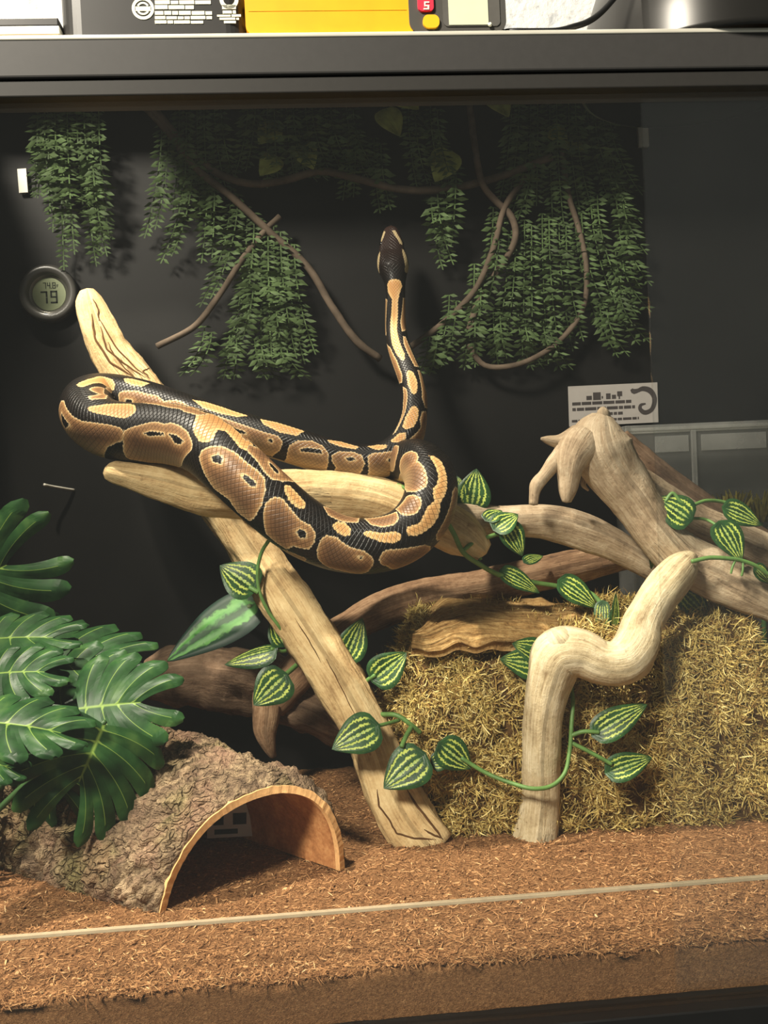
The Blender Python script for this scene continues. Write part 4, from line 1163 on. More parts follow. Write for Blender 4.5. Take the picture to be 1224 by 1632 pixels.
def split_leaf(parent, base, tip, wr, face, nl=6, droop=0.35, fwd=0.75, fold=0.1):
    B0, T0 = at(*base), at(*tip)
    X = T0 - B0; L = X.length; X.normalize()
    n_ = Vector(face); n_ = (n_ - X * n_.dot(X)).normalized()
    Yv = n_.cross(X).normalized()
    V, F, VE = [], [], []
    def put(u, sgn, q, t_):
        """u along midrib, q outward 0..1, t_ sideways in the lobe -1..1"""
        w = wr * L * 0.52 * (math.sin(PI * min(1.0, 0.22 + 0.60 * u)) ** 0.5)
        ph = math.radians(106 - 76 * u) - q * math.radians(16)
        x = (0.04 + 0.70 * u) * L + q * w * math.cos(ph)
        y = sgn * q * w * math.sin(ph)
        z = fold * q * w - droop * L * 0.45 * (q * w / (0.5 * L)) ** 2 - droop * 0.35 * L * u * u
        z += 0.03 * L * (1 - t_ * t_) * q
        return B0 + X * x + Yv * y + n_ * z
    NQ, NTt = 14, 6
    for sgn in (-1, 1):
        for k in range(nl):
            u0, u1 = k / nl, (k + 1) / nl
            st_ = len(V)
            for a in range(NQ + 1):
                q = a / NQ
                # lobe narrows outside the web and rounds off at its end
                sl = 1.0 if q < 0.5 else 1.0 - 0.05 * min(1, (q - 0.5) / 0.15) 
                if q > 0.70: sl *= math.sqrt(max(0.0, 1 - ((q - 0.70) / 0.305) ** 2))
                for c_ in range(NTt + 1):
                    t_ = c_ / NTt * 2 - 1
                    u = (u0 + u1) / 2 + t_ * sl * (u1 - u0) / 2
                    V.append(put(u, sgn, q, t_)); VE.append(max(1 - abs(t_) * 6.0 if q < .8 else 0, 1 - q * 9.0))
            for a in range(NQ):
                for c_ in range(NTt):
                    i = st_ + a * (NTt + 1) + c_
                    f = (i, i + 1, i + NTt + 2, i + NTt + 1)
                    F.append(f if sgn > 0 else f[::-1])
    n0 = len(V)
    V2 = [p - n_ * 0.0006 for p in V]
    F2 = [tuple(n0 + a for a in q[::-1]) for q in F]
    return mesh_obj('leaf', V + V2, F + F2, M_split, parent, True, None, {'vein': VE + VE})

pl = empty('split_leaf_plant', (-0.338, 0.175, 0.0), 'artificial split-leaf plant with glossy green fingered leaves', 'plant')
LEAVES = [((168, 1150, .172), (112, 1280, .152), 1.95, (.35, -1, .35), 5, .22), ((120, 1130, .20), (256, 1112, .195), 1.45, (.1, -.9, .55), 4, .2),
 ((50, 1095, .24), (200, 1086, .225), 1.15, (-.1, -.8, .7), 4, .15), ((10, 1040, .27), (240, 1030, .26), 0.85, (0, -.5, 1), 5, .25),
 ((-30, 1020, .25), (120, 1004, .25), 1.05, (0, -.55, 1), 4, .2), ((-45, 1150, .15), (140, 1152, .14), 0.85, (.1, -.6, 1), 4, .35),
 ((-40, 1000, .31), (66, 965, .30), 1.35, (.2, -1, .2), 4, .1), ((-110, 960, .29), (48, 880, .29), 1.6, (.25, -1, .2), 5, .1),
 ((-60, 1205, .12), (44, 1222, .12), 0.9, (.1, -.6, .9), 4, .3), ((70, 1180, .21), (96, 1286, .20), 1.5, (-.2, -1, .2), 4, .2),
 ((-20, 1075, .21), (95, 1060, .20), 1.1, (0, -.7, .7), 4, .3)]
for q in LEAVES: split_leaf(pl, *q)
M_stalk = plain('dark_green_stalk', srgb(52, 82, 42), 0.5, 0.4, var=0.2)
for (px, py_, Y) in [q[0] for q in LEAVES]:
    e_ = at(px, py_, Y); g0 = Vector(pl.location)
    mid_ = (e_ + g0) / 2 + Vector((0, 0.02, 0.01))
    tube('stalk', [(*g0, .0028), (*mid_, .0025), (*e_, .002)], M_stalk, pl, 16, 8)

# ================================================================ ruffled broad leaf plant and small tufts at the rear
m, nt, b = new_mat('ruffled_leaf')
g = NG(nt); sx = g.n('ShaderNodeSeparateXYZ'); g.set(sx.inputs[0], g.coord('UV'))
e_n = g.noise(g.coord('Object'), 70, 4, 0.6)
bl = g.math('ADD', sx.outputs[1], g.math('MULTIPLY', g.math('SUBTRACT', e_n, 0.5), 0.9))
c = g.ramp(bl, [(0.10, srgb(28, 60, 30)), (0.26, srgb(70, 122, 58)), (0.46, srgb(84, 134, 66)), (0.58, srgb(26, 54, 32)), (0.9, srgb(22, 44, 34))])
g.set(b.inputs['Base Color'], c); b.inputs['Roughness'].default_value = 0.5; b.inputs['Specular IOR Level'].default_value = 0.25
M_ruff = m
bp_ = empty('broad_leaf_plant', on_ground(372, 1192), 'broad dark green leaf on a bundle of thin stalks beside the post', 'plant')
heart_leaf(bp_, (404, 962, .335), (262, 1050, .320), 0.50, (0, -.8, .7), fold=.12, mat=M_ruff)
M_palestalk = plain('pale_green_stalk', srgb(96, 110, 76), 0.5, 0.3, var=0.2)
for dx in (-11, 0, 11):
    b0 = on_ground(372 + dx, 1190)
    p1 = at(374 + dx * .8, 1100, b0.y); p2 = at(380 + dx * .5, 1040, b0.y - .01); p3 = at(398, 966, .335)
    r_ = wpx(9, b0) * .5
    tube('stalk', [(*b0, r_), (*p1, r_), (*p2, r_ * .9), (*p3, r_ * .7)], M_palestalk, bp_, 24, 8)
M_tuft = plain('green_tuft', srgb(48, 84, 46), 0.6, 0.3, var=0.35, scale=120)
def tuft(px, py_, w, label):
    b0 = on_ground(px, py_)
    t_ = empty('grass_tuft', b0, label, 'plant')
    k = 46
    a = rng.uniform(0, 2 * PI, k); ti = rng.uniform(.05, .9, k)
    D = np.stack([np.cos(a) * ti, np.sin(a) * ti, np.ones(k)], 1)
    P = np.array(b0)[None] + np.stack([np.cos(a), np.sin(a), np.zeros(k)], 1) * rng.uniform(0, .008, k)[:, None]
    Vr, Fr, kk_ = ribbons(k, P, D, rng.normal(size=(k, 3)), rng.uniform(.012, .026, k), np.full(k, .0022), rng.normal(0, .15, k), 4, rng)
    big_mesh('blades', Vr, Fr, M_tuft, t_)
    return t_
tuft(340, 1198, 50, 'small green artificial tuft between the half log and the thin stalks')
tuft(404, 1203, 50, 'small green artificial tuft between the thin stalks and the stump foot')

# ================================================================ foliage reflected in the front glass, modelled as objects at the back wall
M_fern = plain('dark_fern', srgb(74, 92, 56), 0.6, 0.2, var=0.55, scale=45)
M_rachis = plain('fern_rib', srgb(56, 62, 40), 0.6, 0.2)
M_vine = plain('brown_jungle_vine', srgb(92, 80, 68), 0.75, 0.1, var=0.3, scale=60, bump=0.5)
M_pothos = plain('yellow_green_leaf', srgb(150, 156, 82), 0.5, 0.3, var=0.4, scale=70)
def frond(parent, px, py_, dx, L, Y=.440, lw=15, seed=0):
    """hangs from (px, py), drifts dx sideways over L pixels"""
    rr = random.Random(seed)
    n = max(6, int(L / 8))
    V, F = [], []
    pts = []
    for i in range(n + 1):
        k = i / n
        bow = math.sin(PI * min(1, k * 1.1)) * rr.uniform(.010, .026)
        pts.append(at(px + dx * k * k, py_ + L * k, Y - bow - 0.004))
    for i in range(n):
        a, c_ = pts[i], pts[i + 1]
        s_ = Vector((0.0007, 0, 0)); n0 = len(V)
        V += [a - s_, a + s_, c_ + s_, c_ - s_]; F.append((n0, n0 + 1, n0 + 2, n0 + 3))
        k = i / n
        ll = wpx(lw, a) * (0.55 + 0.75 * math.sin(PI * (0.15 + 0.8 * k))) * rr.uniform(.75, 1.15)
        ax = (c_ - a).normalized()
        for sg in (-1, 1):
            side = Vector((sg * 0.9, -rr.uniform(-.1, .7), 0)) + ax * rr.uniform(.25, .7)
            side.normalize()
            wv = (ax * 0.8 + Vector((0, -rr.uniform(-.3, .5), 0))).normalized() * ll * 0.20
            q0 = a; q1 = a + side * ll * .45 + wv; q2 = a + side * ll; q3 = a + side * ll * .5 - wv * 1.1
            mid_ = a + side * ll * .5 + Vector((0, -0.0012, 0.001))
            n0 = len(V); V += [q0, q1, q2, q3, mid_]
            F += [(n0, n0 + 1, n0 + 4), (n0 + 1, n0 + 2, n0 + 4), (n0 + 2, n0 + 3, n0 + 4), (n0 + 3, n0, n0 + 4)]
    return mesh_obj('frond', V, F, M_fern, parent, True)

ferns = [  # fern clumps: list of (px, py, dx, length)
 [(64, 150, -4, 165), (80, 148, 4, 190), (100, 146, 6, 285), (126, 146, 10, 180), (150, 148, 12, 260), (92, 200, -4, 170), (140, 215, 18, 210), (70, 196, -6, 120)],
 [(262, 190, -28, 190), (290, 170, -10, 170), (318, 160, 6, 200), (345, 155, 20, 150), (300, 250, -40, 170), (335, 270, -10, 150)],
 [(372, 300, -50, 190), (398, 330, -30, 230), (420, 350, 0, 240), (440, 360, 20, 230), (462, 380, 28, 200), (400, 400, -36, 180), (430, 420, 10, 170)],
 [(400, 150, -22, 130), (430, 150, 0, 150), (460, 150, 15, 140), (490, 152, 24, 130), (520, 158, 30, 120), (556, 165, 36, 120), (470, 200, 40, 90)],
 [(560, 200, -10, 120), (600, 220, 10, 120), (655, 170, 14, 130), (690, 165, 26, 150), (690, 290, 20, 140), (720, 250, -14, 150)],
 [(820, 150, -20, 170), (850, 152, -8, 190), (880, 150, 6, 230), (910, 152, 22, 200), (940, 160, 40, 170), (965, 170, 46, 150), (845, 210, -34, 150)],
 [(790, 330, -30, 180), (815, 360, -24, 210), (840, 350, -4, 230), (868, 340, 10, 240), (895, 350, 22, 210), (920, 330, 44, 200), (945, 300, 56, 220), (760, 420, -14, 160)],
 [(985, 300, 34, 110), (990, 350, 36, 110), (985, 400, 40, 100), (980, 450, 44, 100), (960, 480, 30, 90), (970, 250, 40, 110)],
 [(720, 470, -30, 120), (750, 480, -6, 110), (790, 490, 10, 100), (830, 500, 24, 90), (690, 520, -20, 80), (870, 510, 30, 80)],
 [(330, 520, -40, 80), (370, 530, -10, 75), (410, 540, 20, 65), (450, 545, 34, 60)],
]
sd_ = 1
FERN_LABELS = ['dense dark fern of drooping fronds hanging above the round thermometer', "dark fern hanging between the thermometer fern and the slanting vine's middle", 'dark fern hanging below the crossing of the two slanting vines', 'dark fern hanging above the long swagged vine', 'sparse dark fern hanging above the raised snake head', "dark fern hanging from the top around the kinked vine's upper part", 'large dark fern filling the wide hook of the olive vine', 'dark fern with short fronds hanging above the printed card, outside the olive vine', 'low dark fern at the foot of the kinked vine', "low sparse dark fern just above the snake's far coil"]
for cl, lab in zip(ferns, FERN_LABELS):
    r_ = empty('hanging_fern', at(cl[0][0], cl[0][1], YB - 0.003), lab, 'fern', 'hanging ferns on the back wall')
    for (px, py_, dx, L) in cl:
        for rep in range(2):
            sd_ += 1
            frond(r_, px + (rep * 11 - 4), py_ + rep * 9, dx + rep * 6, L * (1 - .12 * rep), .447 - .008 * rep, 16, sd_)

vines = [  # reflected vines, modelled just before the back wall
 ([(200, 140), (255, 195), (310, 265), (370, 315), (430, 370), (490, 425), (530, 490), (570, 545), (606, 572)], 12, 'thick brown bendable vine slanting down the back wall to the snake'),
 ([(222, 145), (290, 225), (345, 275), (400, 293), (450, 288), (510, 273), (570, 285), (640, 302), (720, 300), (800, 280), (880, 250)], 12, 'thick brown bendable vine swagged across the back wall above the snake'),
 ([(250, 552), (310, 520), (350, 470), (385, 415), (425, 365), (446, 345)], 10, 'thin brown bendable vine rising from behind the leaning post'),
 ([(655, 552), (700, 520), (755, 465), (785, 400), (805, 330), (838, 280)], 10, 'brown bendable vine curving up from behind the raised neck'),
 ([(748, 525), (768, 465), (802, 420), (821, 380), (815, 345), (790, 320), (770, 295), (758, 240), (750, 180), (744, 140)], 11, 'brown bendable vine with a kinked loop on the back wall'),
 ([(896, 240), (906, 310), (924, 370), (935, 430), (930, 490), (905, 530), (870, 560), (820, 582), (772, 582), (746, 550)], 9, 'olive brown bendable vine sweeping in a wide hook on the back wall'),
]
for pts, w, lab in vines:
    o = tube('hanging_vine', pxpath([(a, c_, .425 + .006 * math.sin(i * 1.7), w) for i, (a, c_) in enumerate(pts)]), M_vine, None, 60, 10, rough=.12)
    tag(o, lab, 'vine')

for leaves, lab in (([((438, 200), (412, 228)), ((440, 252), (414, 278)), ((478, 232), (500, 268))], 'three yellow-green leaves on the back wall above the swagged vine'),
                    ([((612, 178), (638, 215)), ((625, 145), (668, 172)), ((716, 244), (694, 288))], 'yellow-green leaf sprig on the back wall above the raised snake head'),
                    ([((782, 146), (812, 184)), ((876, 205), (905, 228)), ((905, 228), (932, 240))], 'yellow-green leaf sprig on the back wall near the kinked vine')):
    r_ = empty('leaf_sprig', at(leaves[0][0][0], leaves[0][0][1], YB - .004), lab, 'plant')
    for (a, c_) in leaves:
        heart_leaf(r_, (a[0], a[1], .432), (c_[0], c_[1], .424), 0.9, (.1, -1, .3), mat=M_pothos)
    ps = [leaves[0][0], leaves[1][0], leaves[2][0]]
    stem(r_, [(p[0], p[1], .438) for p in ps], 6, mat=M_rachis)

# small reflected metal clips, modelled on the back wall
M_clip = plain('dull_metal', srgb(176, 172, 160), 0.4, 0.5, metal=0.2, var=0.1)
def wall_frame(px0, py0, px1, py1, px2, py2, Y):
    """origin lower-left, X to lower-right, Z to upper-left"""
    O = at(px0, py0, Y); A = at(px1, py1, Y) - O; B = at(px2, py2, Y) - O
    return O, A.normalized(), B.normalized(), A.length, B.length
for (x0, y0, x1, y1, x2, y2, lab) in ((32, 309, 46, 308, 29, 271, 'small metal clip on the back wall above the round thermometer'), (1017, 236, 1033, 235, 1015, 199, 'small metal clip on the back wall above the printed card')):
    O, X, Zv, W_, H_ = wall_frame(x0, y0, x1, y1, x2, y2, YB - 0.0035)
    r_ = empty('metal_clip', O, lab, 'clip')
    quad_on('plate', O, X, Zv, 0, W_, 0, H_, -0.0005, M_clip, r_, 0.004)
    uv_sphere(O + X * W_ * .45 + Zv * H_ * .62 + Vector((0, -0.0005, 0)), 0.0022, M_palemetal, 'screw', r_, 8)

# thin wire pin at the left
o = tube('wire_pin', pxpath([(70, 773, .44, 6), (80, 774.5, .445, 4), (100, 778, .452, 4), (118, 781, .4595, 4)]), M_clip, None, 16, 8)
tag(o, 'thin pale metal pin sticking out of the back wall under the snake', 'pin')

# ================================================================ round thermometer
M_bezel = plain('grey_black_bezel', srgb(76, 74, 70), 0.3, 0.6, var=0.05)
M_well = plain('black_well', srgb(14, 14, 14), 0.3, 0.5)
M_lcd = plain('lcd_face', srgb(168, 178, 140), 0.3, 0.4, var=0.03, scale=20)
M_seg = plain('lcd_segment', srgb(34, 40, 30), 0.5, 0.3)
hc = at(80, 470, YB - 0.001); hr = wpx(45.5, hc)
hyg = empty('thermometer', hc, 'round black digital thermometer reading 74.8 and 79 on the back wall', 'thermometer')
def lathe_y(name, prof, c, mat, parent, n=56):
    V = []
    for (r_, y_) in prof:
        for j in range(n):
            a = 2 * PI * j / n
            V.append((c[0] + r_ * math.cos(a), c[1] + y_, c[2] + r_ * math.sin(a)))
    return mesh_obj(name, V, [q[::-1] for q in grid_faces(len(prof), n)], mat, parent, True)
lathe_y('bezel', [(hr * .9, 0), (hr, -.003), (hr, -.008), (hr * .97, -.0115), (hr * .90, -.013), (hr * .74, -.0125), (hr * .70, -.011), (hr * .66, -.006), (hr * .64, -.0045)], hc, M_bezel, hyg)
lathe_y('rim', [(hr * .665, -.0062), (hr * .62, -.0055), (hr * .575, -.0035), (hr * .56, -.003)], hc, plain('dial_rim', srgb(120, 118, 110), 0.3, 0.5, metal=0.5), hyg)
face_y = -.0040
V = [(hc[0], hc[1] + face_y, hc[2])] + [(hc[0] + hr * .57 * math.cos(2 * PI * j / 48), hc[1] + face_y, hc[2] + hr * .57 * math.sin(2 * PI * j / 48)) for j in range(48)]
V2 = [(a, b_ + .003, c_) for a, b_, c_ in V]
F = [(0, 1 + (j + 1) % 48, 1 + j) for j in range(48)] + [(1 + j, 1 + (j + 1) % 48, 50 + (j + 1) % 48, 50 + j) for j in range(48)]
mesh_obj('display', V + V2, F, M_lcd, hyg, False)
SEG = {'7': 'abc', '4': 'fgbc', '8': 'abcdefg', '9': 'abcdfg', 'F': 'aefg'}
def seven(ch, x, z, w, h, t_):
    R = {'a': (x, z + h - t_, x + w, z + h), 'g': (x, z + h / 2 - t_ / 2, x + w, z + h / 2 + t_ / 2), 'd': (x, z, x + w, z + t_),
         'f': (x, z + h / 2, x + t_, z + h), 'b': (x + w - t_, z + h / 2, x + w, z + h), 'e': (x, z, x + t_, z + h / 2), 'c': (x + w - t_, z, x + w, z + h / 2)}
    gp = t_ * .12
    for s_ in SEG[ch]:
        a, b_, c_, d_ = R[s_]
        v, f = box_geo(hc[0] + a + gp, hc[0] + c_ - gp, hc[1] + face_y - .0004, hc[1] + face_y + .0002, hc[2] + b_ + gp, hc[2] + d_ - gp)
        yield v, f
u_ = hr / 45.5
def sgroup(items):
    gs = []
    for it in items: gs += list(seven(*it))
    return merge_geo(*gs)
# the dial hangs slightly turned in the photo frame only because the camera is rolled
v, f = sgroup([('7', -13.5 * u_, -15 * u_, 11 * u_, 20 * u_, 3.2 * u_), ('9', 1.5 * u_, -15 * u_, 11.5 * u_, 20.5 * u_, 3.2 * u_)])
mesh_obj('large_digits', v, f, M_seg, hyg, False)
v, f = sgroup([('7', -9 * u_, 8.5 * u_, 5 * u_, 10 * u_, 1.4 * u_), ('4', -2.6 * u_, 8.5 * u_, 5 * u_, 10 * u_, 1.4 * u_), ('8', 5.4 * u_, 8.5 * u_, 5.4 * u_, 10 * u_, 1.4 * u_), ('F', 12.4 * u_, 10 * u_, 2.6 * u_, 5 * u_, .8 * u_)])
v2, f2 = box_geo(hc[0] + 3.3 * u_, hc[0] + 4.5 * u_, hc[1] + face_y - .0004, hc[1] + face_y + .0002, hc[2] + 8.6 * u_, hc[2] + 9.8 * u_)
v, f = merge_geo((v, f), (v2, f2))
mesh_obj('small_digits', v, f, M_seg, hyg, False)

# ================================================================ printed card reflected in the front glass, modelled mirrored on the back wall
M_sign = plain('grey_sign', srgb(158, 153, 148), 0.6, 0.3, var=0.05)
M_ink = plain('dark_ink', srgb(62, 57, 56), 0.6, 0.2, var=0.2)
O, X, Zv, W_, H_ = wall_frame(907, 680, 1049, 673, 905, 616, YB - 0.003)
sg = empty('printed_card', O, 'grey card with mirrored dark print and a curled lizard drawing', 'card')
quad_on('sheet', O, X, Zv, 0, W_, 0, H_, 0, M_sign, sg, 0.0008)
rr = random.Random(5)
def dashes(z, x0, x1, h, wmin, wmax):
    gs = []; x = x0
    while x < x1 - .01:
        w = min(rr.uniform(wmin, wmax), x1 - x)
        gs.append((x, x + w, z, z + h)); x += w + .012
    return gs
rows_ = [('d', .52, .04, .70, .075), ('d', .38, .04, .74, .075), ('d', .24, .30, .60, .07), ('d', .10, .03, .78, .06)]
nrm = X.cross(Zv).normalized()
for (_, z, x0, x1, h) in rows_:
    gs = []
    for (a, b_, c_, d_) in dashes(z, x0, x1, h, .035, .13):
        P = [O + X * (W_ * q) + Zv * (H_ * w) + nrm * t_ for t_ in (.0007, .0011) for q, w in ((a, c_), (b_, c_), (b_, d_), (a, d_))]
        gs.append((P, [(4, 5, 6, 7), (0, 1, 5, 4), (1, 2, 6, 5), (2, 3, 7, 6), (3, 0, 4, 7)]))
    mesh_obj('print_line', *merge_geo(*gs), M_ink, sg, False)
gs = []
for (a, b_, c_, d_) in ((.20, .26, .64, .74), (.275, .36, .63, .82), (.37, .385, .66, .72), (.42, .47, .64, .78), (.485, .53, .64, .74), (.545, .60, .70, .82), (.56, .575, .63, .70)):
    P = [O + X * (W_ * q) + Zv * (H_ * w) + nrm * t_ for t_ in (.0007, .0011) for q, w in ((a, c_), (b_, c_), (b_, d_), (a, d_))]
    gs.append((P, [(4, 5, 6, 7), (0, 1, 5, 4), (1, 2, 6, 5), (2, 3, 7, 6), (3, 0, 4, 7)]))
mesh_obj('print_title', *merge_geo(*gs), M_ink, sg, False)
# curled lizard: flat swept band
cpts = [(.705, .86, .030), (.73, .80, .055), (.78, .82, .040), (.83, .86, .05), (.90, .82, .06), (.955, .66, .055), (.955, .46, .05), (.91, .30, .045), (.85, .26, .05), (.80, .34, .045), (.81, .46, .03), (.86, .48, .015)]
Q, _ = even([(a, b_, 0, w) for a, b_, w in cpts], 50)
V = []
for i in range(50):
    p = Q[i]; d_ = Q[min(i + 1, 49)] - Q[max(i - 1, 0)]
    tx, tz = d_[0] * W_, d_[1] * H_; l_ = math.hypot(tx, tz) + 1e-9
    nx_, nz_ = -tz / l_, tx / l_
    for s_ in (-1, 1):
        V.append(O + X * (p[0] * W_ + s_ * nx_ * p[3] * W_ * .5) + Zv * (p[1] * H_ + s_ * nz_ * p[3] * W_ * .5) + nrm * .0012)
F = [(2 * i, 2 * i + 1, 2 * i + 3, 2 * i + 2) for i in range(49)]
V += [p - nrm * .0006 for p in V]
F += [tuple(100 + a for a in q[::-1]) for q in F]
mesh_obj('lizard_drawing', V, F, M_ink, sg, False)

# ================================================================ clear tub and grass reflected in the glass, modelled in the rear right corner
M_tub = glass_mat('clear_plastic_tub', (0.90, 0.90, 0.88, 1), 1.25, 0.12, 0.10)
M_tubrim = glass_mat('frosted_rim', (0.75, 0.75, 0.73, 1), 1.3, 0.25, 0.45)
tb0 = at(1000, 690, .405); tz = at(1105, 676, .405).z; tx0 = tb0.x; tx1 = XR - 0.03
tub = empty('plastic_tub', (tx0 + .1, .43, 0.012), 'clear plastic tub standing in the rear corner behind the clawed root', 'tub')
for (a, b_, c_, d_) in ((tx0, tx1, .404, .4065), (tx0, tx1, .4515, .454), (tx0, tx0 + .0025, .404, .454), (tx1 - .0025, tx1, .404, .454)):
    bevel_box('side_panel', a, b_, c_, d_, 0.010, tz - .004, M_tub, tub, 0)
for (a, b_, c_, d_) in ((tx0 - .004, tx1 + .004, .400, .407), (tx0 - .004, tx1 + .004, .451, .456), (tx0 - .004, tx0 + .003, .400, .456)):
    bevel_box('rim', a, b_, c_, d_, tz - .006, tz + .001, M_tubrim, tub, 0.001)
xa = at(1106, 740, .404).x
bevel_box('rib', xa - .003, xa + .003, .401, .404, 0.012, tz - .006, M_tubrim, tub, 0.001)
xl0, xl1 = at(1118, 700, .402).x, at(1222, 700, .402).x
zl0, zl1 = at(1170, 716, .402).z, at(1170, 690, .402).z
bevel_box('frosted_panel', xl0, xl1, .4025, .404, zl0, zl1, M_tubrim, tub, 0.0006)
xl0, xl1 = at(1044, 700, .402).x, at(1098, 700, .402).x
bevel_box('frosted_panel', xl0, xl1, .4025, .404, zl0, zl1, M_tubrim, tub, 0.0006)
M_dry = plain('olive_dry_grass', srgb(112, 104, 44), 0.7, 0.2, var=0.4, scale=120)
for (px, lab) in ((1168, 'olive grass sprig in the rear corner, nearer the clawed root'), (1212, 'olive grass sprig in the rear corner, farther from the clawed root')):
    p = at(px, 832, .385)
    b0 = Vector((p.x, .385, 0.008))
    r_ = empty('grass_sprig', b0, lab, 'plant')
    tube('stalk', [(*b0, .003), (*((b0 + p) / 2), .003), (*p, .003)], M_stalk, r_, 12, 8)
    k = 60
    a = rng.uniform(0, 2 * PI, k); ti = rng.uniform(.05, .8, k)
    D = np.stack([np.cos(a) * ti, np.sin(a) * ti, np.ones(k)], 1)
    P = np.array(p)[None] + np.stack([np.cos(a), np.sin(a), np.zeros(k)], 1) * rng.uniform(0, .010, k)[:, None]
    Vr, Fr, kk_ = ribbons(k, P, D, rng.normal(size=(k, 3)), rng.uniform(.02, .038, k), np.full(k, .003), rng.normal(0, .15, k), 4, rng)
    big_mesh('blades', Vr, Fr, M_dry, r_)

# ================================================================ things standing on top of the enclosure
M_box = plain('matt_black_box', srgb(44, 43, 42), 0.35, 0.5, var=0.06)
M_print = plain('cream_print', srgb(246, 244, 222), 0.6, 0.3, var=0.02)
TZ = TOPZ + 0.0004
def top_x(px, Y): return at(px, 30, Y).x
def rounded_slab(name, x0, x1, y0, y1, z0, z1, r_, mat, parent, n=8, axis='z'):
    """box with rounded vertical edges (axis z) or rounded corners in the front view (axis y)"""
    if axis == 'z': a0, a1, b0, b1, c0, c1 = x0, x1, y0, y1, z0, z1
    else: a0, a1, b0, b1, c0, c1 = x0, x1, z0, z1, y0, y1
    ring = []
    for (cx, cy, s0) in ((a1 - r_, b0 + r_, -PI / 2), (a1 - r_, b1 - r_, 0), (a0 + r_, b1 - r_, PI / 2), (a0 + r_, b0 + r_, PI)):
        for i in range(n + 1):
            t_ = s0 + PI / 2 * i / n
            ring.append((cx + r_ * math.cos(t_), cy + r_ * math.sin(t_)))
    N_ = len(ring)
    V = [(a, b_, c0) for a, b_ in ring] + [(a, b_, c1) for a, b_ in ring]
    if axis == 'y': V = [(a, c_, b_) for a, b_, c_ in V]
    F = [(i, (i + 1) % N_, N_ + (i + 1) % N_, N_ + i) for i in range(N_)] + [tuple(range(N_))[::-1], tuple(range(N_, 2 * N_))]
    return mesh_obj(name, V, F, mat, parent, False)

FY = -0.0095                                       # front faces stand near the rail's front edge
cx0, cx1 = top_x(92, FY), top_x(396, FY)
can = empty('black_box', ((cx0 + cx1) / 2, .012, TZ), 'black box with cream warning print standing on the top rail', 'box')
rounded_slab('carton', cx0, cx1, FY, FY + .034, TZ, TZ + .060, .014, M_box, can)
def front_rect(px0, px1, py0, py1, Yf, t_=.0005):
    """box lying on a front plane, given by photo pixels"""
    a = at(px0, (py0 + py1) / 2, Yf); b_ = at(px1, (py0 + py1) / 2, Yf)
    mid_ = (px0 + px1) / 2
    z0 = at(mid_, py1, Yf).z; z1 = at(mid_, py0, Yf).z
    return box_geo(a.x, b_.x, Yf - t_, Yf, z0, z1)
def words(name, lines, parent, Yf):
    for (py0, py1, x0, x1) in lines:
        gs = []; x = x0
        while x < x1 - 4:
            w = min(rr.uniform(8, 26), x1 - x)
            gs.append(front_rect(x, x + w, py0 + rr.uniform(0, .8), py1, Yf)); x += w + 1.6
        mesh_obj(name, *merge_geo(*gs), M_print, parent, False)
words('print_line', [(1, 7, 247, 336), (8.5, 15, 247, 309), (18, 24, 247, 338), (26, 31, 247, 338), (33, 38, 247, 324), (8, 15, 354, 376), (17, 22, 355, 376), (23.5, 27, 346, 384), (28.5, 32, 350, 381), (33.5, 37.5, 357, 376)], can, FY)
lc = at(228, 14, FY)
rr_ = wpx(17.5, lc)
def ring_y(name, c, r0, r1, y0, mat, parent, a0=0, a1=2 * PI, n=40):
    V = []
    for i in range(n + 1):
        t_ = a0 + (a1 - a0) * i / n
        for r_ in (r0, r1):
            for y_ in (y0, y0 - .0005): V.append((c[0] + r_ * math.cos(t_), c[1] + y_, c[2] + r_ * math.sin(t_)))
    F = []
    for i in range(n):
        o_ = 4 * i
        F += [(o_ + 1, o_ + 5, o_ + 7, o_ + 3), (o_ + 2, o_ + 3, o_ + 7, o_ + 6), (o_, o_ + 4, o_ + 5, o_ + 1)]
    return mesh_obj(name, V, F, mat, parent, False)
ring_y('round_emblem', lc, rr_ * .74, rr_, 0, M_print, can)
ring_y('round_emblem', lc, rr_ * .42, rr_ * .58, 0, M_print, can, PI * 1.15, PI * 1.85, 16)
ring_y('round_emblem', lc, rr_ * .42, rr_ * .58, 0, M_print, can, PI * .15, PI * .85, 16)
mesh_obj('round_emblem', *front_rect(216, 240, 11, 18, FY), M_print, can, False)
ring_y('round_emblem', at(365, 0, FY), wpx(9, lc), wpx(15, lc), 0, M_print, can)

# yellow meter lying on its side
M_yel = plain('orange_yellow_plastic', srgb(250, 172, 24), 0.4, 0.5, var=0.05)
M_mgrey = plain('dark_grey_rubber', srgb(74, 72, 68), 0.4, 0.5, var=0.06)
M_scr = plain('pale_screen', srgb(206, 212, 186), 0.35, 0.4, var=0.03)
M_redb = plain('red_button', srgb(222, 48, 72), 0.45, 0.4, var=0.05)
M_yelb = plain('yellow_button', srgb(248, 184, 30), 0.45, 0.4, var=0.05)
mx0_, mx1_, mx2_ = top_x(391, FY), top_x(662, FY), top_x(806, FY)
met = empty('yellow_meter', ((mx0_ + mx2_) / 2, .01, TZ), 'yellow and grey handheld meter with a pale screen lying on the top rail', 'meter')
rounded_slab('handle', mx0_, mx1_, FY, FY + .030, TZ, TZ + .052, .006, M_yel, met, 8, 'y')
rounded_slab('head', mx1_ - .004, mx2_, FY - .0012, FY + .030, TZ, TZ + .058, .007, M_mgrey, met, 8, 'y')
mesh_obj('seam', *front_rect(396, 648, 16.4, 17.2, FY, .0003), M_yel, met, False)
bez = rounded_slab('screen_bezel', top_x(706, FY), top_x(796, FY), FY - .0019, FY, at(750, 44, FY).z, TZ + .05, .003, plain('bezel_grey', srgb(88, 86, 82), .35, .5), met, 6, 'y')
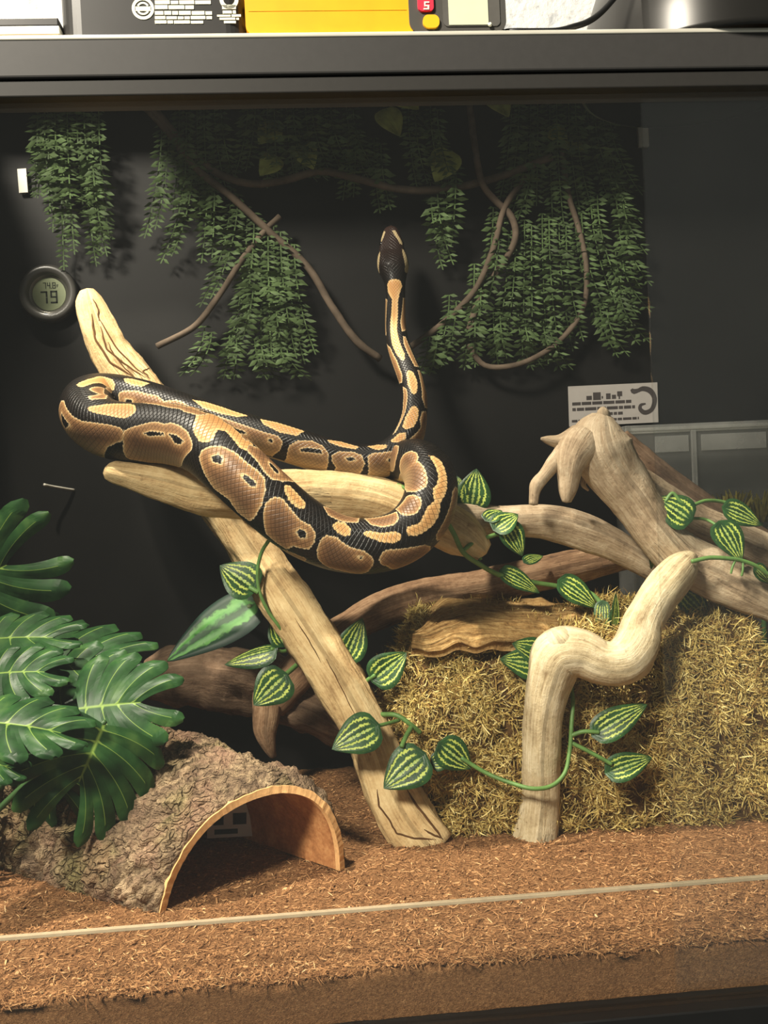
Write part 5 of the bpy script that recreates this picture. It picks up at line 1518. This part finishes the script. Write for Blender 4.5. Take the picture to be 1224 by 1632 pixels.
mesh_obj('screen', *front_rect(713, 776, -80, 40, FY - .0018, .0006), M_scr, bez, False)
redb = rounded_slab('red_button', top_x(666, FY), top_x(691, FY), FY - .0030, FY, at(678, 21, FY).z, at(678, -6, FY).z, .0025, M_redb, met, 6, 'y')
rounded_slab('yellow_button', top_x(673, FY), top_x(699, FY), FY - .0030, FY, at(686, 48, FY).z, at(686, 27, FY).z, .0035, M_yelb, met, 6, 'y')
gs = [front_rect(676, 684, 3, 5, FY - .003), front_rect(676, 678, 5, 9, FY - .003), front_rect(676, 684, 8.5, 10.5, FY - .003), front_rect(681.5, 684, 10.5, 14, FY - .003), front_rect(675, 684, 13.5, 15.5, FY - .003)]
mesh_obj('button_mark', *merge_geo(*gs), M_print, redb, False)
uv_sphere(at(781, 39, FY - .003), 0.0013, M_print, 'lamp_dot', met, 8)

# black lamp dome
M_dome = plain('black_enamel', srgb(40, 39, 37), 0.32, 0.6, metal=0.4, var=0.04)
dx0 = top_x(942, .05); dr_ = 0.088
dcx = dx0 + dr_
dome = empty('lamp_dome', (dcx, .068, TZ), 'shiny black lamp dome resting on the enclosure top', 'lamp')
V = []
prof = [(dr_ * .97, 0), (dr_, .001), (dr_ * 1.0, .004), (dr_ * .985, .02), (dr_ * .96, .04), (dr_ * .86, .065), (dr_ * .62, .085), (dr_ * .35, .095), (dr_ * .34, .13), (dr_ * .2, .135), (0.0005, .136)]
for (r_, z_) in prof:
    for j in range(72):
        a = 2 * PI * j / 72
        V.append((dcx + r_ * math.cos(a), .068 + r_ * math.sin(a), TZ + z_))
mesh_obj('shade', V, grid_faces(len(prof), 72), M_dome, dome, True)
tag(tube('lamp_cable', [(top_x(802, -.006), .004, TZ + .006, .0016), (top_x(812, -.008), -.006, TZ + .0028, .0016), (top_x(850, -.008), -.008, TZ + .0018, .0016), (top_x(890, -.008), -.007, TZ + .0024, .0018), (top_x(915, -.006), -.004, TZ + .006, .0020), (top_x(940, -.002), .002, TZ + .012, .0020), (top_x(962, .002), .006, TZ + .020, .0020), (top_x(1010, .01), .012, TZ + .045, .0020)], M_blackmetal, None, 50, 10), 'black lamp cable running along the top between the meter and the dome', 'cable')
# white strip and black bar at the far left
wx1 = top_x(94, .0)
wb = empty('white_tray', (XL, .0, TZ), 'white flat tray with a black bar beside the black box', 'tray')
bevel_box('tray', XL - .03, wx1 + .002, -.0090, .016, TZ, TZ + .0076, plain('white_plastic', srgb(240, 238, 226), .5), wb, .0006)
bevel_box('tan_strip', XL - .03, wx1 + .0018, -.0096, -.0085, TZ, TZ + .0026, plain('tan_edge', srgb(150, 128, 98), .7), wb, .0003)
bevel_box('black_bar', XL - .03, wx1 + .0015, -.0088, .004, TZ + .0076, TZ + .0124, M_box, wb, .0006)
